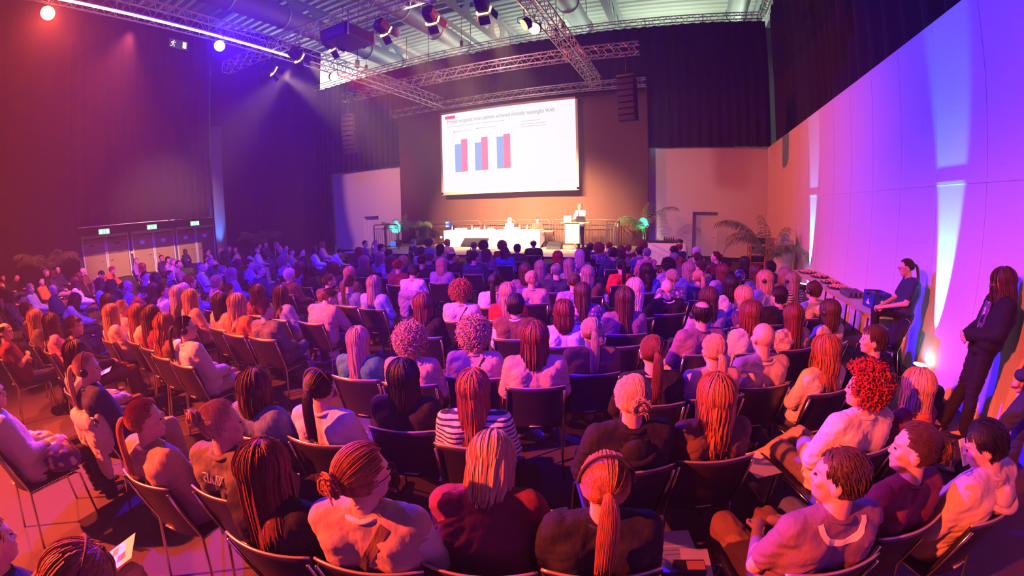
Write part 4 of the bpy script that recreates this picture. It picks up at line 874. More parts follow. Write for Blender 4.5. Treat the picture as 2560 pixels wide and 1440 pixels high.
def person(J, key, hair, hc, top, tc, loc, rz, sc=1.0, bottom='jeans', shoes='black', extras='-', var=0, skin=None, wide=1.0, eyes=True):
    root = bpy.data.objects.new('person', None); COL.objects.link(root); root.location = loc; root.rotation_euler = (0, 0, rz); root.scale = (sc * wide, sc * wide, sc); root.empty_display_size = .1
    def part(nm, me, m, p=root, mw=None):
        o = bpy.data.objects.new(nm, me); COL.objects.link(o); o.parent = p
        if not me.materials: me.materials.append(m)
        o.material_slots[0].link = 'OBJECT'; o.material_slots[0].material = m
        if mw is not None: o.matrix_local = mw
        return o
    H_ = headmat(J); ex = extras.split(','); ck = key[0] if isinstance(key, tuple) else key
    part('body', body_mesh(key, J), skin or SKIN)
    if eyes:
        for s_ in (-1, 1): part('eye', eye_mesh(s_), M_black, mw=H_)
    base = 'sweater' if top == 'vest' else top
    part('top' if top != 'jacket' else 'jacket', top_mesh(ck, J, base), cloth('white' if top == 'vest' else tc))
    if top == 'vest': part('vest', top_mesh(ck, J, 'vest'), cloth(tc))
    part('trousers', bottom_mesh(ck, J), cloth(bottom))
    for S in 'LR': part('shoe', shoe_mesh(ck, J, S), mat('shoe_' + shoes, PAL[shoes], .5))
    if hair not in ('bald',):
        part('hair', hair_mesh(hair, var % 3), hairm(hc), mw=H_)
    def own(nm, mb, m, mw=None): return part(nm, mb.mesh(nm), m, mw=mw)
    nk = Vector(J['neck'])
    if top in ('jacket',) or (top == 'sweater' and tc in ('white', 'navy') and var % 2) or top == 'vest':
        c = MB(); ring = []
        for q in range(21):
            a = PI * 1.5 * q / 20 - PI * 1.25; ring.append((nk.x + .073 * math.cos(a), nk.y + .066 * math.sin(a) + .005, nk.z - .005 + .012 * abs(math.cos(a))))
        c.tube(ring, [.006] + [.017] * 19 + [.006], 8, flat=.55, up=(0, 0, 1)); own('collar', c, cloth('white' if top == 'vest' or top == 'jacket' and tc in ('navy', 'black') and var % 3 else tc))
    if 'hood' in ex:
        c = MB()
        for k_ in range(3):
            ring = [(nk.x + (.09 + .012 * k_) * math.cos(a), nk.y - .01 + (.075 + .02 * k_) * math.sin(a) - .02 * k_, nk.z - .02 - .028 * k_ - .05 * max(0, -math.sin(a))) for a in [PI * 2 * q / 24 for q in range(25)]]
            c.tube(ring, .022 - .002 * k_, 8)
        c.ball((nk.x, nk.y - .105, nk.z - .10), (.085, .045, .08), 16, 10); own('hood', c, cloth(tc))
    if 'scarf' in ex:
        c = MB()
        for k_ in range(3): c.tube([(nk.x + (.085 + .01 * k_) * math.cos(a), nk.y - .005 + (.08 + .01 * k_) * math.sin(a), nk.z + .005 - .03 * k_ + .01 * math.sin(3 * a + k_)) for a in [PI * 2 * q / 24 for q in range(25)]], .026, 8)
        own('scarf', c, cloth('orange'))
    if 'beard' in ex: own('beard', MB().ball((0, .045, -.085), (.05, .055, .042), 14, 9), hairm(hc), H_)
    if 'glasses' in ex:
        g = MB()
        for s in (-1, 1):
            g.tube([(s * .034 + .024 * math.cos(a), .103, .002 + .018 * math.sin(a)) for a in [2 * PI * q / 12 for q in range(13)]], .002, 5); g.tube([(s * .058, .100, .006), (s * .083, .03, .006), (s * .085, -.02, .0)], .002, 5)
        g.tube([(-.01, .104, .004), (.01, .104, .004)], .002, 5); own('glasses', g, M_blackm, H_)
    if 'band' in ex or 'cap' in ex or 'clip' in ex:
        g = MB(); pts = []
        for q in range(19): a = PI * q / 18; pts.append((.101 * math.cos(a), -.035 - .01 * math.sin(a), .028 + .122 * math.sin(a)))
        if 'clip' in ex: own('hair_clip', MB().box((.05, -.105, .08), (.06, .012, .014), (0, .5, .3), bev=.004), M_chrome, H_)
        else: own('hair_band' , g.tube(pts, .008, 6, flat=.5), mat('band_brown', (.12, .05, .03), .5), H_)
    for s_, nm in (('headset', 'headphones'), ('whitephones', 'headphones')):
        if s_ in ex:
            t = bpy.data.objects.new('headphones', None); COL.objects.link(t); t.matrix_world = Matrix.Translation(Vector(loc)) @ Matrix.Rotation(rz, 4, 'Z') @ Matrix.Diagonal((sc * wide, sc * wide, sc, 1)) @ H_
            pts = [(.104 * math.cos(a), -.012, .01 + .128 * math.sin(a)) for a in [PI * q / 16 for q in range(17)]]; mm = M_black if s_ == 'headset' else M_paper
            MB().tube(pts, .007, 6, flat=.6).obj('headband', mm, t)
            for s in (-1, 1): MB().lathe([(.026, -.014), (.033, -.008), (.033, .008), (.024, .012)], (s * .100, -.008, -.005), 16, Matrix.Rotation(R(90), 3, 'Y')).obj('ear_cup', mm, t)
            root['hp'] = t.name
    if top != 'jacket' and 'scarf' not in ex and 'hood' not in ex:
        c = MB(); c.tube([(nk.x + .066 * math.cos(a), nk.y + .063 * math.sin(a) - .002, nk.z + .004 + .006 * math.sin(a)) for a in [2 * PI * q / 20 for q in range(21)]], .0085, 6, flat=.8)
        k_ = 'white' if top == 'vest' or (tc == 'black' and var % 2) else tc; own('neckband', c, mat('band_' + k_, tuple(v * .55 for v in PAL.get(k_, (.4, .35, .4))), .85) if k_ != 'white' or top != 'vest' else cloth('white'))
    def ribbon(nm, path, w_, m):
        from mathutils.bvhtree import BVHTree
        gk = ('bvh', ck, 'vest' if top == 'vest' else base)
        if gk not in MESH: me_ = top_mesh(ck, J, 'vest' if top == 'vest' else base); MESH[gk] = BVHTree.FromPolygons([v.co for v in me_.vertices], [tuple(p.vertices) for p in me_.polygons])
        mb = MB(); rows = []
        for q in range(len(path)):
            a = Vector(path[max(0, q - 1)]); b_ = Vector(path[min(len(path) - 1, q + 1)]); d_ = (b_ - a).normalized(); nn = Vector((-d_.y, d_.x)); pr = []
            for s in (-1, -.33, .33, 1):
                c = Vector(path[q]) + nn * w_ * s; h = MESH[gk].ray_cast(Vector((c.x, -.8, c.y)), Vector((0, 1, 0)))
                y_ = h[0].y - .004 if h[0] is not None and h[0].y < .12 else nk.y - .02; pr.append(Vector((c.x, y_, c.y)))
            rows.append(pr)
        vs = [p for r_ in rows for p in r_] + [p + Vector((0, .006, 0)) for r_ in rows for p in r_]; o_ = len(rows) * 4; fs = []
        for q in range(len(rows) - 1):
            for s in range(3): a = q * 4 + s; fs += [(a, a + 1, a + 5, a + 4), (o_ + a, o_ + a + 4, o_ + a + 5, o_ + a + 1)]
            for s in (0, 3): a = q * 4 + s; fs.append((a, a + 4, o_ + a + 4, o_ + a))
        mb.add(vs, fs); own(nm, mb, m)
    if 'lanyard' in ex or 'lanyard2' in ex:
        dz = .03 if 'lanyard' in ex else .085; hw_ = .075 if 'lanyard' in ex else .10
        ribbon('lanyard', [(nk.x + hw_ * math.sin(t_), nk.z - .0 - dz * math.cos(t_) ) for t_ in [R(-88 + 11 * q) for q in range(17)]], .007 if 'lanyard' in ex else .011, M_paper)
    if 'strap' in ex or 'bigstrap' in ex:
        n_ = 14; ribbon('strap', [(nk.x + .095 + (-.17 - .095) * q / n_, nk.z - .015 + (.60 - nk.z) * q / n_) for q in range(n_ + 1)], .020 if 'bigstrap' in ex else .009, cloth('brown' if 'bigstrap' in ex else 'black'))
    if 'letters' in ex:
        t_ = MB(); ch = Vector(J['chest'])
        def st(*p): t_.tube([(ch.x - .02 + a, ch.y - .158 + .012 * b_ / .05, ch.z + .075 + b_) for a, b_ in p], .0032, 5)
        st((-.09, 0), (-.07, .045), (-.04, .045), (-.045, .025), (-.07, .022), (-.045, 0)); st((-.03, .045), (-.03, 0), (-.012, .0), (-.005, .045), (.005, .0), (.02, 0), (.03, .045)); st((.035, .045), (.035, 0), (.05, 0), (.075, .045), (.06, .045), (.045, .01), (.045, .045))
        own('letters', t_, M_paper)
    return root

# ---------------------------------------------------------------- chairs
M_seatb = mat('chair_shell', (.022, .018, .026), .36, spec=.4)
def chair_proto():
    t = thing('conference_chair', 'proto', 'chair'); nu, nv = 14, 10
    def shell(P, th=.012):
        mb = MB(); vs = []
        for s in (0, 1):
            for i in range(nu + 1):
                for k in range(nv + 1): p, n_ = P(i / nu * 2 - 1, k / nv); vs.append(Vector(p) + Vector(n_) * th * s)
        q = lambda i, k, s: s * (nu + 1) * (nv + 1) + i * (nv + 1) + k; fs = []
        for i in range(nu):
            for k in range(nv): fs += [(q(i, k, 0), q(i + 1, k, 0), q(i + 1, k + 1, 0), q(i, k + 1, 0)), (q(i, k, 1), q(i, k + 1, 1), q(i + 1, k + 1, 1), q(i + 1, k, 1))]
        for k in range(nv): fs += [(q(0, k, 0), q(0, k + 1, 0), q(0, k + 1, 1), q(0, k, 1)), (q(nu, k, 0), q(nu, k, 1), q(nu, k + 1, 1), q(nu, k + 1, 0))]
        for i in range(nu): fs += [(q(i, 0, 0), q(i, 0, 1), q(i + 1, 0, 1), q(i + 1, 0, 0)), (q(i, nv, 0), q(i + 1, nv, 0), q(i + 1, nv, 1), q(i, nv, 1))]
        return mb.add(vs, fs, True)
    hw = lambda v: .225 - .008 * v if v < .9 else .218
    shell(lambda u, v: ((u * (.205 + .028 * min(1, v * 1.5)), -.165 - .11 * v ** 1.2 - .045 * (1 - u * u), .455 + .41 * v), (0, -1, .2))).obj('backrest', M_seatb, t)
    shell(lambda u, v: ((u * .225, -.18 + .43 * v, .447 + .012 * u * u - .02 * max(0, v - .8) ** 1.0 * 4 * .3), (0, 0, 1)), .014).obj('seat', M_seatb, t)
    e = [(u * .234, -.281 - .045 * (1 - u * u), .870) for u in [q / 8 - 1 for q in range(17)]]
    MB().tube(e, .007, 6).obj('top_edge', mat('edge_glint', (.55, .50, .50), .3, .6), t)  # pale band imitates the glint along the shell's top edge
    MB().tube([(-.05, -.232, .492), (.05, -.232, .492)], .008, 8, flat=.6).obj('grip', mat('edge_glint', (.55, .5, .5), .3, .6), t)  # pale bar imitates the glint at the hand-hold slot
    for s in (-1, 1):
        MB().tube([(s * .215, .20, .44), (s * .225, .235, .42), (s * .235, .25, .0)], .0095, 8).obj('front_leg', M_chrome, t)
        MB().tube([(s * .225, -.295, .84), (s * .222, -.22, .60), (s * .215, -.175, .46), (s * .225, -.21, .25), (s * .235, -.26, .0)], .0095, 8).obj('rear_leg', M_chrome, t)
        MB().tube([(s * .215, .20, .44), (s * .21, -.17, .44)], .009, 6).obj('side_rail', M_chrome, t)
    return t
CH0 = chair_proto(); CHUSED = []
def chair(x, y, rz, label, group=None):
    o = CH0 if not CHUSED else copy_tree(CH0); CHUSED.append(o); o.location = (x, y, 0); o.rotation_euler = (0, 0, rz); tag(o, label, 'chair'); 
    if group: o['group'] = group
    return o
# ---------------------------------------------------------------- the audience: x, y, head height, hair, hair colour, top, colour, pose, head turn, extras
AUD = '''
-20.92 2.27 1.13 bald grey jacket black 1 d -
-19.58 3.71 1.2 bald grey jacket navy 0 r glasses
-19.13 3.19 1.2 short grey sweater black 0 n -
-17.49 3.12 1.2 bob brown sweater navy 0 r -
-15.01 2.33 1.2 short dark sweater orange 0 r -
-13.17 1.76 1.2 short grey sweater lightblue 0 r -
-15.66 1.29 1.2 short red sweater black 0 n -
-13.64 1.12 1.2 bob dark sweater navy 0 n -
-12.29 1.14 1.2 bob dark sweater navy 0 r -
-10.57 1.21 1.2 short brown tee white 0 r -
-8.82 1.06 1.2 short brown sweater peach 0 n -
-7.6 1.01 1.2 long blonde sweater olive 0 n -
-11.68 2.04 1.2 bald grey jacket navy 0 r -
-6.8 1.09 1.21 long brown sweater pink 0 r -
-6.14 1.24 1.21 short brown sweater black 0 r -
-7.2 0.54 1.14 balding dark tee maroon 3 r glasses
-13.98 3.18 1.2 bob brown sweater black 0 r -
-16.43 3.9 1.2 bald grey sweater brown 0 n -
-15.41 4.11 1.14 short dark sweater mauve 1 d -
-12.66 2.77 1.2 long auburn sweater white 0 r -
-16.23 4.76 1.14 short red sweater orange 1 n -
-17.75 6.23 1.2 short grey sweater lilac 0 r -
-14.04 5.09 1.2 bob auburn sweater pink 0 r -
-11.06 2.95 1.2 long auburn sweater white 0 r -
-10.08 2.92 1.21 wavy brown sweater navy 0 n -
-10.51 3.23 1.13 short dark jacket black 1 d -
-9.52 3.1 1.2 bald grey tee lilac 0 r glasses
-10.93 4.0 1.2 short brown tee lilac 0 r -
-9.82 3.82 1.21 bob brown sweater white 0 r -
-10.16 4.3 1.19 short brown jacket navy 0 r -
-8.96 3.13 1.12 bun dark sweater orange 1 d -
-8.43 3.21 1.13 long brown sweater black 0 n -
-7.75 3.13 1.18 short dark sweater white 0 r -
-17.3 7.07 1.2 short dark jacket navy 0 r glasses
-15.51 6.58 1.2 short dark sweater lilac 0 r -
-14.14 6.16 1.2 short grey sweater lilac 0 r -
-12.96 5.81 1.2 short brown sweater mauve 0 r -
-20.34 9.51 1.14 long brown sweater navy 3 r -
-8.5 3.97 1.17 short red sweater pink 0 n -
-7.75 2.15 1.2 long brown sweater black 0 r glasses
-6.49 1.82 1.2 long blonde sweater cream 0 n -
-6.96 2.13 1.13 pony blonde sweater cream 0 r -
-5.99 2.01 1.2 long copper sweater cream 0 n -
-5.47 2.0 1.25 long brown sweater maroon 0 n -
-6.77 2.95 1.27 long platinum sweater black 0 n -
-7.24 3.27 1.2 long platinum sweater black 0 n -
-6.26 2.92 1.22 bob blonde sweater peach 0 n -
-4.93 1.94 1.18 wavy copper sweater brown 0 n band
-4.41 1.95 1.22 pony dark jacket white 0 r headset
-9.66 2.02 1.14 long brown sweater white 1 n -
-20.64 1.82 1.21 short dark sweater black 0 r -
-17.52 9.21 1.2 short dark sweater white 0 n -
-16.55 9.31 1.2 short blonde sweater navy 0 r -
-14.46 8.21 1.2 long dark sweater black 0 r -
-17.26 10.12 1.2 short grey sweater navy 0 r -
-16.46 9.92 1.2 short dark tee pink 0 r -
-12.85 7.66 1.2 short dark sweater navy 0 n -
-14.76 9.28 1.18 bob dark sweater black 0 n -
-13.86 8.94 1.22 bob dark sweater lilac 0 r -
-14.09 9.43 1.19 short grey tee white 0 r -
-16.67 11.25 1.21 short dark sweater black 0 n -
-16.83 11.74 1.19 bald grey jacket navy 0 r -
-16.0 11.71 1.2 long blonde sweater black 0 n -
-13.28 9.85 1.21 pony blonde sweater black 0 n -
-13.53 10.32 1.19 short dark sweater red 0 r -
-11.32 8.85 1.2 short brown sweater tan 0 r -
-10.76 8.82 1.2 short brown jacket black 0 r -
-11.11 9.63 1.2 bob brown sweater white 0 r -
-12.75 11.49 1.2 long copper jacket pink 0 r -
-10.16 9.76 1.14 short dark tee white 1 d -
-10.52 7.96 1.2 short grey sweater floral 0 n -
-12.11 6.42 1.2 short grey jacket navy 0 r -
-11.04 5.55 1.2 short grey tee white 0 r -
-13.43 7.01 1.2 short brown sweater lilac 0 r -
-9.25 5.18 1.2 short grey jacket black 0 n -
-8.4 4.92 1.19 long greyblonde sweater lilac 0 r -
-10.14 6.15 1.19 wavy brown sweater black 0 r -
-9.61 6.15 1.22 short dark sweater lilac 0 r -
-7.9 5.29 1.21 short grey sweater navy 0 r -
-6.59 5.06 1.21 short white sweater brown 0 n -
-7.34 5.92 1.2 bob auburn sweater mauve 0 n -
-6.84 5.74 1.18 long dark sweater black 0 r -
-7.51 4.06 1.21 short greyblonde sweater tan 0 n -
-6.79 3.82 1.14 bun brown sweater tan 1 n -
-9.03 6.79 1.2 curly greyblonde sweater lilac 0 n -
-8.01 3.77 1.23 short red sweater lilac 0 n -
-5.44 2.97 1.19 bob dark jacket tan 0 n clip
-4.93 2.91 1.26 long blonde sweater orange 0 r -
-5.65 3.7 1.15 bob brown sweater maroon 0 r -
-5.06 3.69 1.18 long brown sweater greyblue 0 r -
-4.41 2.97 1.16 bun auburn jacket olive 2 r -
-5.21 4.77 1.19 short brown jacket brown 0 r beard
-4.44 3.98 1.17 short brown jacket tan 1 r -
-6.33 5.94 1.22 long brown sweater navy 0 r -
-5.45 5.5 1.19 long blonde sweater brown 0 n -
-4.68 4.71 1.18 pony brown sweater denim 0 n -
-10.71 11.73 1.19 short dark sweater mauve 0 r -
-10.14 11.66 1.21 pony blonde sweater pink 0 r -
-8.57 10.1 1.2 short dark sweater white 0 r -
-8.48 9.01 1.2 wavy auburn sweater navy 0 n -
-6.53 7.07 1.2 bob greyblonde sweater brown 0 r -
-6.7 7.81 1.18 bob greyblonde sweater lilac 0 r -
-5.81 7.12 1.2 bob brown sweater lilac 0 n -
-7.04 8.58 1.2 short dark sweater mauve 0 n -
-6.18 7.96 1.16 bob blonde sweater navy 1 d -
-5.08 6.46 1.22 bun redred jacket maroon 0 n -
-8.89 12.23 1.2 short grey jacket navy 0 n -
-7.91 11.75 1.2 curly brown sweater blue 0 n -
-8.19 12.4 1.2 short blonde sweater tan 0 n -
-7.36 12.02 1.2 short copper jacket pink 0 n beard
-6.5 9.27 1.21 short auburn sweater white 0 n -
-6.4 10.06 1.19 bob dark tee pink 0 n -
-4.41 5.99 1.2 short dark tee white 0 d -
-5.08 7.26 1.2 bun dark sweater black 0 n -
-5.36 7.96 1.16 short auburn sweater navy 0 n -
-4.38 6.9 1.2 bob blonde sweater lilac 0 n -
-4.86 8.1 1.21 balding brown jacket black 0 r -
-4.27 8.06 1.23 short dark jacket navy 0 r -
-4.38 8.85 1.2 bob brown jacket mauve 0 n hood
-4.2 9.53 1.17 bob brown jacket blue 0 n hood
-5.39 10.75 1.22 curly auburn sweater pink 0 n -
-4.89 10.93 1.21 curly copper sweater red 0 n -
-4.19 10.34 1.2 short dark sweater brown 0 n -
-5.87 11.08 1.17 short copper sweater maroon 0 n -
-4.16 4.68 1.21 long greyblonde sweater lightblue 0 n -
-2.67 3.78 1.2 bob auburn sweater black 0 n -
-2.6 4.52 1.2 curly copper sweater cream 0 l strap
-2.51 5.33 1.2 pony dark sweater white 0 n -
-2.06 4.73 1.17 wavy blonde sweater red 0 n -
-1.6 2.96 1.18 curly blonde sweater peach 0 n strap
-1.68 4.06 1.21 short dark vest brown 0 n -
-4.28 11.84 1.2 balding dark jacket black 0 n -
-2.56 8.58 1.21 bob redred sweater black 0 n -
-2.47 6.42 1.22 bob brown sweater mauve 0 n -
-2.47 7.17 1.14 bob greyblonde sweater mauve 0 n -
-1.99 6.6 1.21 short grey sweater navy 0 n -
-1.98 7.33 1.19 long greyblonde sweater lightblue 0 n -
-2.17 8.93 1.21 bob platinum sweater floral 0 n -
-2.2 9.66 1.18 bob dark sweater black 0 n -
-2.44 11.22 1.17 short brown sweater mauve 0 n -
-2.06 10.52 1.21 curly copper sweater floral 0 n -
-2.0 11.67 1.18 short red sweater pink 0 n -
-1.55 9.54 1.25 short dark jacket navy 0 n -
-1.45 10.16 1.2 bob brown sweater tan 0 n -
-1.41 11.17 1.17 short red sweater maroon 0 n -
-1.04 10.48 1.17 short dark tee lilac 0 n -
-1.11 12.01 1.2 curly copper sweater black 0 n -
-0.8 9.77 1.23 short grey tee pink 0 n strap
-1.07 7.57 1.16 pony dark sweater red 0 n -
-1.43 6.41 1.21 bob greyblonde sweater brown 0 n whitephones
-1.46 5.67 1.2 bun brown sweater lilac 0 n -
-2.1 5.71 1.2 bun blonde sweater peach 0 n -
-0.57 6.97 1.21 wavy dark sweater blue 0 n -
-0.57 5.28 1.24 wavy platinum sweater black 0 n -
-0.6 4.58 1.26 long brown sweater mauve 0 n -
-1.16 4.92 1.2 long brown sweater floral 0 n -
-1.13 3.99 1.16 bob auburn tee white 0 n -
-1.07 2.96 1.25 bob auburn sweater peach 0 n -
-0.71 3.36 1.17 pony greyblonde jacket brown 0 n -
-0.1 11.95 1.2 balding red jacket navy 0 n -
-0.21 10.62 1.21 short dark sweater red 0 n -
0.34 10.74 1.19 short white sweater pink 0 n -
-0.17 9.0 1.21 short grey sweater mauve 0 n -
0.31 9.22 1.19 bun brown sweater pink 0 n -
0.73 9.58 1.2 bun auburn sweater maroon 0 l -
-0.25 8.06 1.12 curly dark sweater lilac 0 n -
0.81 8.42 1.2 bun dark sweater black 0 n -
1.25 8.89 1.17 long dark sweater floral 0 n -
0.11 7.36 1.21 bob greyblonde sweater blue 0 n -
0.33 8.04 1.15 short brown sweater tan 0 l glasses
-0.14 6.31 1.23 bun greyblonde sweater floral 0 n -
0.25 6.65 1.15 pony blonde sweater navy 0 n -
0.68 7.34 1.19 bob auburn sweater lilac 0 n -
0.67 5.97 1.22 bob dark sweater white 0 n -
1.24 7.41 1.21 long brown sweater blue 0 n -
1.24 6.52 1.25 bob blonde sweater white 0 l headset
1.64 8.22 1.18 short dark sweater navy 0 n headset
1.76 7.55 1.14 long greyblonde sweater mauve 0 n -
1.7 6.76 1.19 long greyblonde sweater striped 0 n headset
1.79 5.92 1.2 short brown sweater white 0 n headset,hood
0.76 5.25 1.19 wavy blonde sweater floral 0 n -
1.23 5.47 1.17 short dark sweater black 0 n -
0.32 4.98 1.21 bob brown sweater lilac 0 n -
0.21 4.12 1.25 balding dark sweater mauve 0 n headset
-0.18 5.63 1.16 bald grey sweater black 0 n lanyard
0.7 4.28 1.23 bob auburn sweater white 0 n -
1.17 4.47 1.15 long auburn sweater plaid 0 n -
1.63 4.72 1.17 bob brown tee white 0 n headset
0.68 3.43 1.25 bald skin tee cream 0 n lanyard
0.27 3.13 1.17 pony blonde sweater peach 0 n -
1.19 3.41 1.11 wavy copper sweater white 0 l -
-0.17 2.92 1.21 pony auburn sweater black 0 n -
1.68 3.64 1.2 short brown jacket black 0 l -
1.16 2.51 1.23 curly redred jacket white 2 l band
1.62 2.72 1.11 bob blonde sweater maroon 0 n scarf
0.24 2.3 1.18 wavy copper sweater brown 0 n -
-0.21 2.09 1.25 bun blonde jacket black 0 n hood
-1.12 2.03 1.14 long copper sweater striped 0 n -
-1.62 2.02 1.14 bob black jacket black 0 n -
-1.99 1.65 1.15 pony dark sweater white 0 n cap
-2.45 1.47 1.11 bob brown jacket denim 0 r headset
-2.03 0.98 1.24 bun blonde jacket olive 0 r letters
-2.55 0.77 1.17 pony copper jacket tan 0 r -
-4.0 0.84 1.2 pony blonde jacket navy 0 r headset
-4.64 0.9 1.2 long brown sweater cream 0 r -
-1.52 0.87 1.2 long auburn sweater black 0 r -
-1.07 1.01 1.28 bun copper vest tan 0 r glasses,bigstrap
-0.73 1.42 1.17 bob blonde jacket maroon 1 d -
-0.21 1.35 1.21 pony copper sweater black 0 n band
0.71 1.55 1.24 short brown tee mauve 0 l lanyard2
1.15 1.82 1.22 bun brown sweater maroon 0 l -
1.66 1.93 1.18 short black jacket cream 0 ld hood
-1.64 -0.01 1.24 long copper sweater cream 1 rd band
-2.06 -0.16 1.11 short copper sweater navy 0 n -
-2.51 2.56 1.11 long blonde sweater green 0 n -
-2.02 2.65 1.16 curly blonde sweater tan 0 n -
-4.13 0.1 1.2 short brown jacket white 0 r -
'''
TARGET = Vector((-6.0, 17.0))
HW = dict(grey='grey', dark='dark', brown='brown', auburn='auburn', red='reddish', redred='bright red', copper='ginger', blonde='blonde', greyblonde='ash blonde', platinum='platinum blonde', white='white', black='black', skin='')
SW = dict(short='short %s hair', balding='thinning %s hair', bob='chin length %s hair', long='long straight %s hair', wavy='long wavy %s hair', pony='%s ponytail', bun='%s hair bun', curly='curly %s hair', bald='bald head')
EW = dict(headset='black headphones', whitephones='white headphones', hood='a hood', scarf='orange scarf', beard='a beard', glasses='glasses', band='hair band', cap='hair band', clip='hair clip', lanyard='lanyard', lanyard2='white lanyard', strap='thin strap', bigstrap='brown bag strap', letters='lettering on the back')
people = []
for i, ln in enumerate(AUD.strip().split('\n')):
    f = ln.split(); x, y, z = float(f[0]), float(f[1]), float(f[2]); hair, hc, top, tc, pose, turn, ex = f[3:10]; pose = int(pose)
    d = TARGET - Vector((x, y)); yaw = -math.atan2(d.x, d.y) + rnd.uniform(-.06, .06)
    hz, hy = (1.12, .23) if pose == 1 else (1.20, 0.0)
    wide = 1.05 if hair in ('short', 'bald', 'balding') and top != 'vest' else 1.0
    sc = 1 + (z - hz) / 1.6
    if turn == 'r' and x > -5: pass
    J = seat_pose(pose, turn); key = (pose, turn)
    oy = hy * sc; px_, py_ = x + math.sin(yaw) * oy, y - math.cos(yaw) * oy
    bot = ('jeans', 'black', 'navy', 'khaki', 'brown')[i % 5] if tc != 'white' or hc != 'redred' else 'khaki'
    shoes = ('black', 'white', 'brown')[i % 3]
    hs = 'crop' if hair == 'short' and (top in ('tee', 'jacket') and hc in ('grey', 'brown') or i % 3 == 0) and x != 1.68 else hair
    p = person(J, key, hs, hc, top, tc, (px_, py_, .462 * (1 - sc)), yaw, sc, bot, shoes, ex, i % 4, wide=wide)
    people.append(dict(o=p, x=x, y=y, yaw=yaw, cx=px_, cy=py_, d=(hair, hc, top, tc, ex, turn, pose)))
# other figures -----------------------------------------------------------------
def stand(**k):
    J = dict(pelvis=(0, 0, .98), chest=(0, -.01, 1.27), neck=(0, -.005, 1.47), head=(0, .03, 1.62), w=1.0)
    for s, S in ((-1, 'L'), (1, 'R')):
        J['sh' + S] = (s * .17, -.01, 1.41); J['el' + S] = (s * .22, -.02, 1.13); J['wr' + S] = (s * .20, .08, .90); J['hd' + S] = (0, .2, -1); J['pn' + S] = (-s, 0, 0); J['hip' + S] = (s * .085, 0, .93); J['kn' + S] = (s * .09, .02, .50); J['an' + S] = (s * .10, -.02, .09)
    J.update(k); return J
Js = stand(elL=(-.22, .10, 1.16), wrL=(-.08, .30, 1.20), elR=(.22, .10, 1.16), wrR=(.06, .30, 1.18), hdL=(.6, .7, .2), hdR=(-.6, .7, .2), turn=R(10), tilt=R(12))
sp = person(Js, 'speaker', 'short', 'grey', 'sweater', 'white', (-4.05, 16.85, ZS), R(158), 1.06, 'navy', 'black', 'glasses', 1)
tag(sp, 'person in a pale jacket with dark tie standing at the lectern on stage', 'person')
MB().add([(-.022, .10, 1.42), (.022, .10, 1.42), (.03, .155, 1.15), (0, .155, 1.10), (-.03, .155, 1.15)], [(0, 1, 2, 3, 4), (4, 3, 2, 1, 0)]).obj('tie', mat('tie_dark', (.02, .02, .05), .6), sp)
for x, hr, hc, tc, lb in ((-7.65, 'long', 'platinum', 'blue', 'person with loose platinum hair in blue jacket seated at the panel table'), (-6.29, 'short', 'brown', 'brown', 'person with short dark hair and brown blazer seated at the right of the panel table')):
    q = person(seat_pose(0, 'n'), (0, 'n'), hr, hc, 'jacket', tc, (x, 17.98, ZS - .02), R(180) + (R(25) if x > -7 else R(-10)), .98, 'black', 'black', '-', 1); tag(q, lb, 'person')
    MB().box((0, .06, .95), (.11, .02, .3), (R(14), 0, 0), bev=.01).obj('shirt_front', cloth('white'), q)
    chair(x, 17.82, R(180) + (R(25) if x > -7 else R(-10)), 'dark chair on the stage under the %s' % ('platinum haired panel member' if x < -7 else 'brown haired panel member')).location.z = ZS
# person leaning on the wall at the table end, one foot up on a chair
Jm = stand(pelvis=(0, .05, .98), chest=(0, -.02, 1.25), neck=(0, .02, 1.44), head=(0, .07, 1.59), tilt=R(8), knR=(.12, .42, .92), anR=(.10, .40, .50), hipR=(.09, .08, .94), knL=(-.09, .10, .50), anL=(-.10, -.02, .09),
           elL=(-.22, .10, 1.12), wrL=(-.05, .36, 1.02), elR=(.22, .12, 1.12), wrR=(.08, .38, 1.0), hdL=(.5, .8, -.3), hdR=(-.5, .8, -.3))
pm_ = person(Jm, 'leaner', 'pony', 'brown', 'tee', 'navy', (3.27, 6.15, 0), R(82), .97, 'black', 'white', 'glasses', 0)
tag(pm_, 'person in dark t-shirt leaning on the wall beside the table, one white shoe raised', 'person')
chair(2.88, 6.02, R(90), 'dark chair at the near end of the buffet table carrying the raised white shoe')
Jw = stand(pelvis=(0, .07, .95), chest=(0, .0, 1.22), neck=(0, -.04, 1.41), head=(0, -.01, 1.55), hipL=(-.085, .08, .90), hipR=(.085, .08, .90), knL=(-.09, .12, .49), knR=(.08, .15, .48), anL=(-.10, .10, .09), anR=(.08, .26, .09), tilt=R(4),
           shL=(-.17, -.02, 1.35), shR=(.17, -.02, 1.35), elL=(-.22, .04, 1.10), wrL=(-.03, .24, 1.03), elR=(.22, .04, 1.10), wrR=(.04, .25, 1.01), hdL=(.7, .6, -.2), hdR=(-.7, .6, -.2))
pw = person(Jw, 'woman', 'wavy', 'brown', 'jacket', 'black', (3.36, 4.34, 0), R(78), 1.07, 'black', 'black', '-', 1)
tag(pw, 'person with long dark hair in a black jacket leaning on the violet wall, hands clasped', 'person')
MB().box((0, .135, 1.18), (.13, .02, .36), (R(10), 0, 0), bev=.01).obj('scarf', cloth('floral'), pw)
sh = MB()
for k in range(3): sh.box((.08 + .042, .26 + .03 + .03 * k, .06), (.012, .014, .05), (0, R(-25), 0))
sh.obj('shoe_stripes', M_paper, pw)
Je = stand(elL=(-.24, .05, 1.12), wrL=(-.1, .2, 1.0), knL=(-.16, .26, .52), anL=(-.20, .5, .09), pelvis=(0, .0, .94), hipL=(-.085, .02, .90), hipR=(.085, 0, .90))
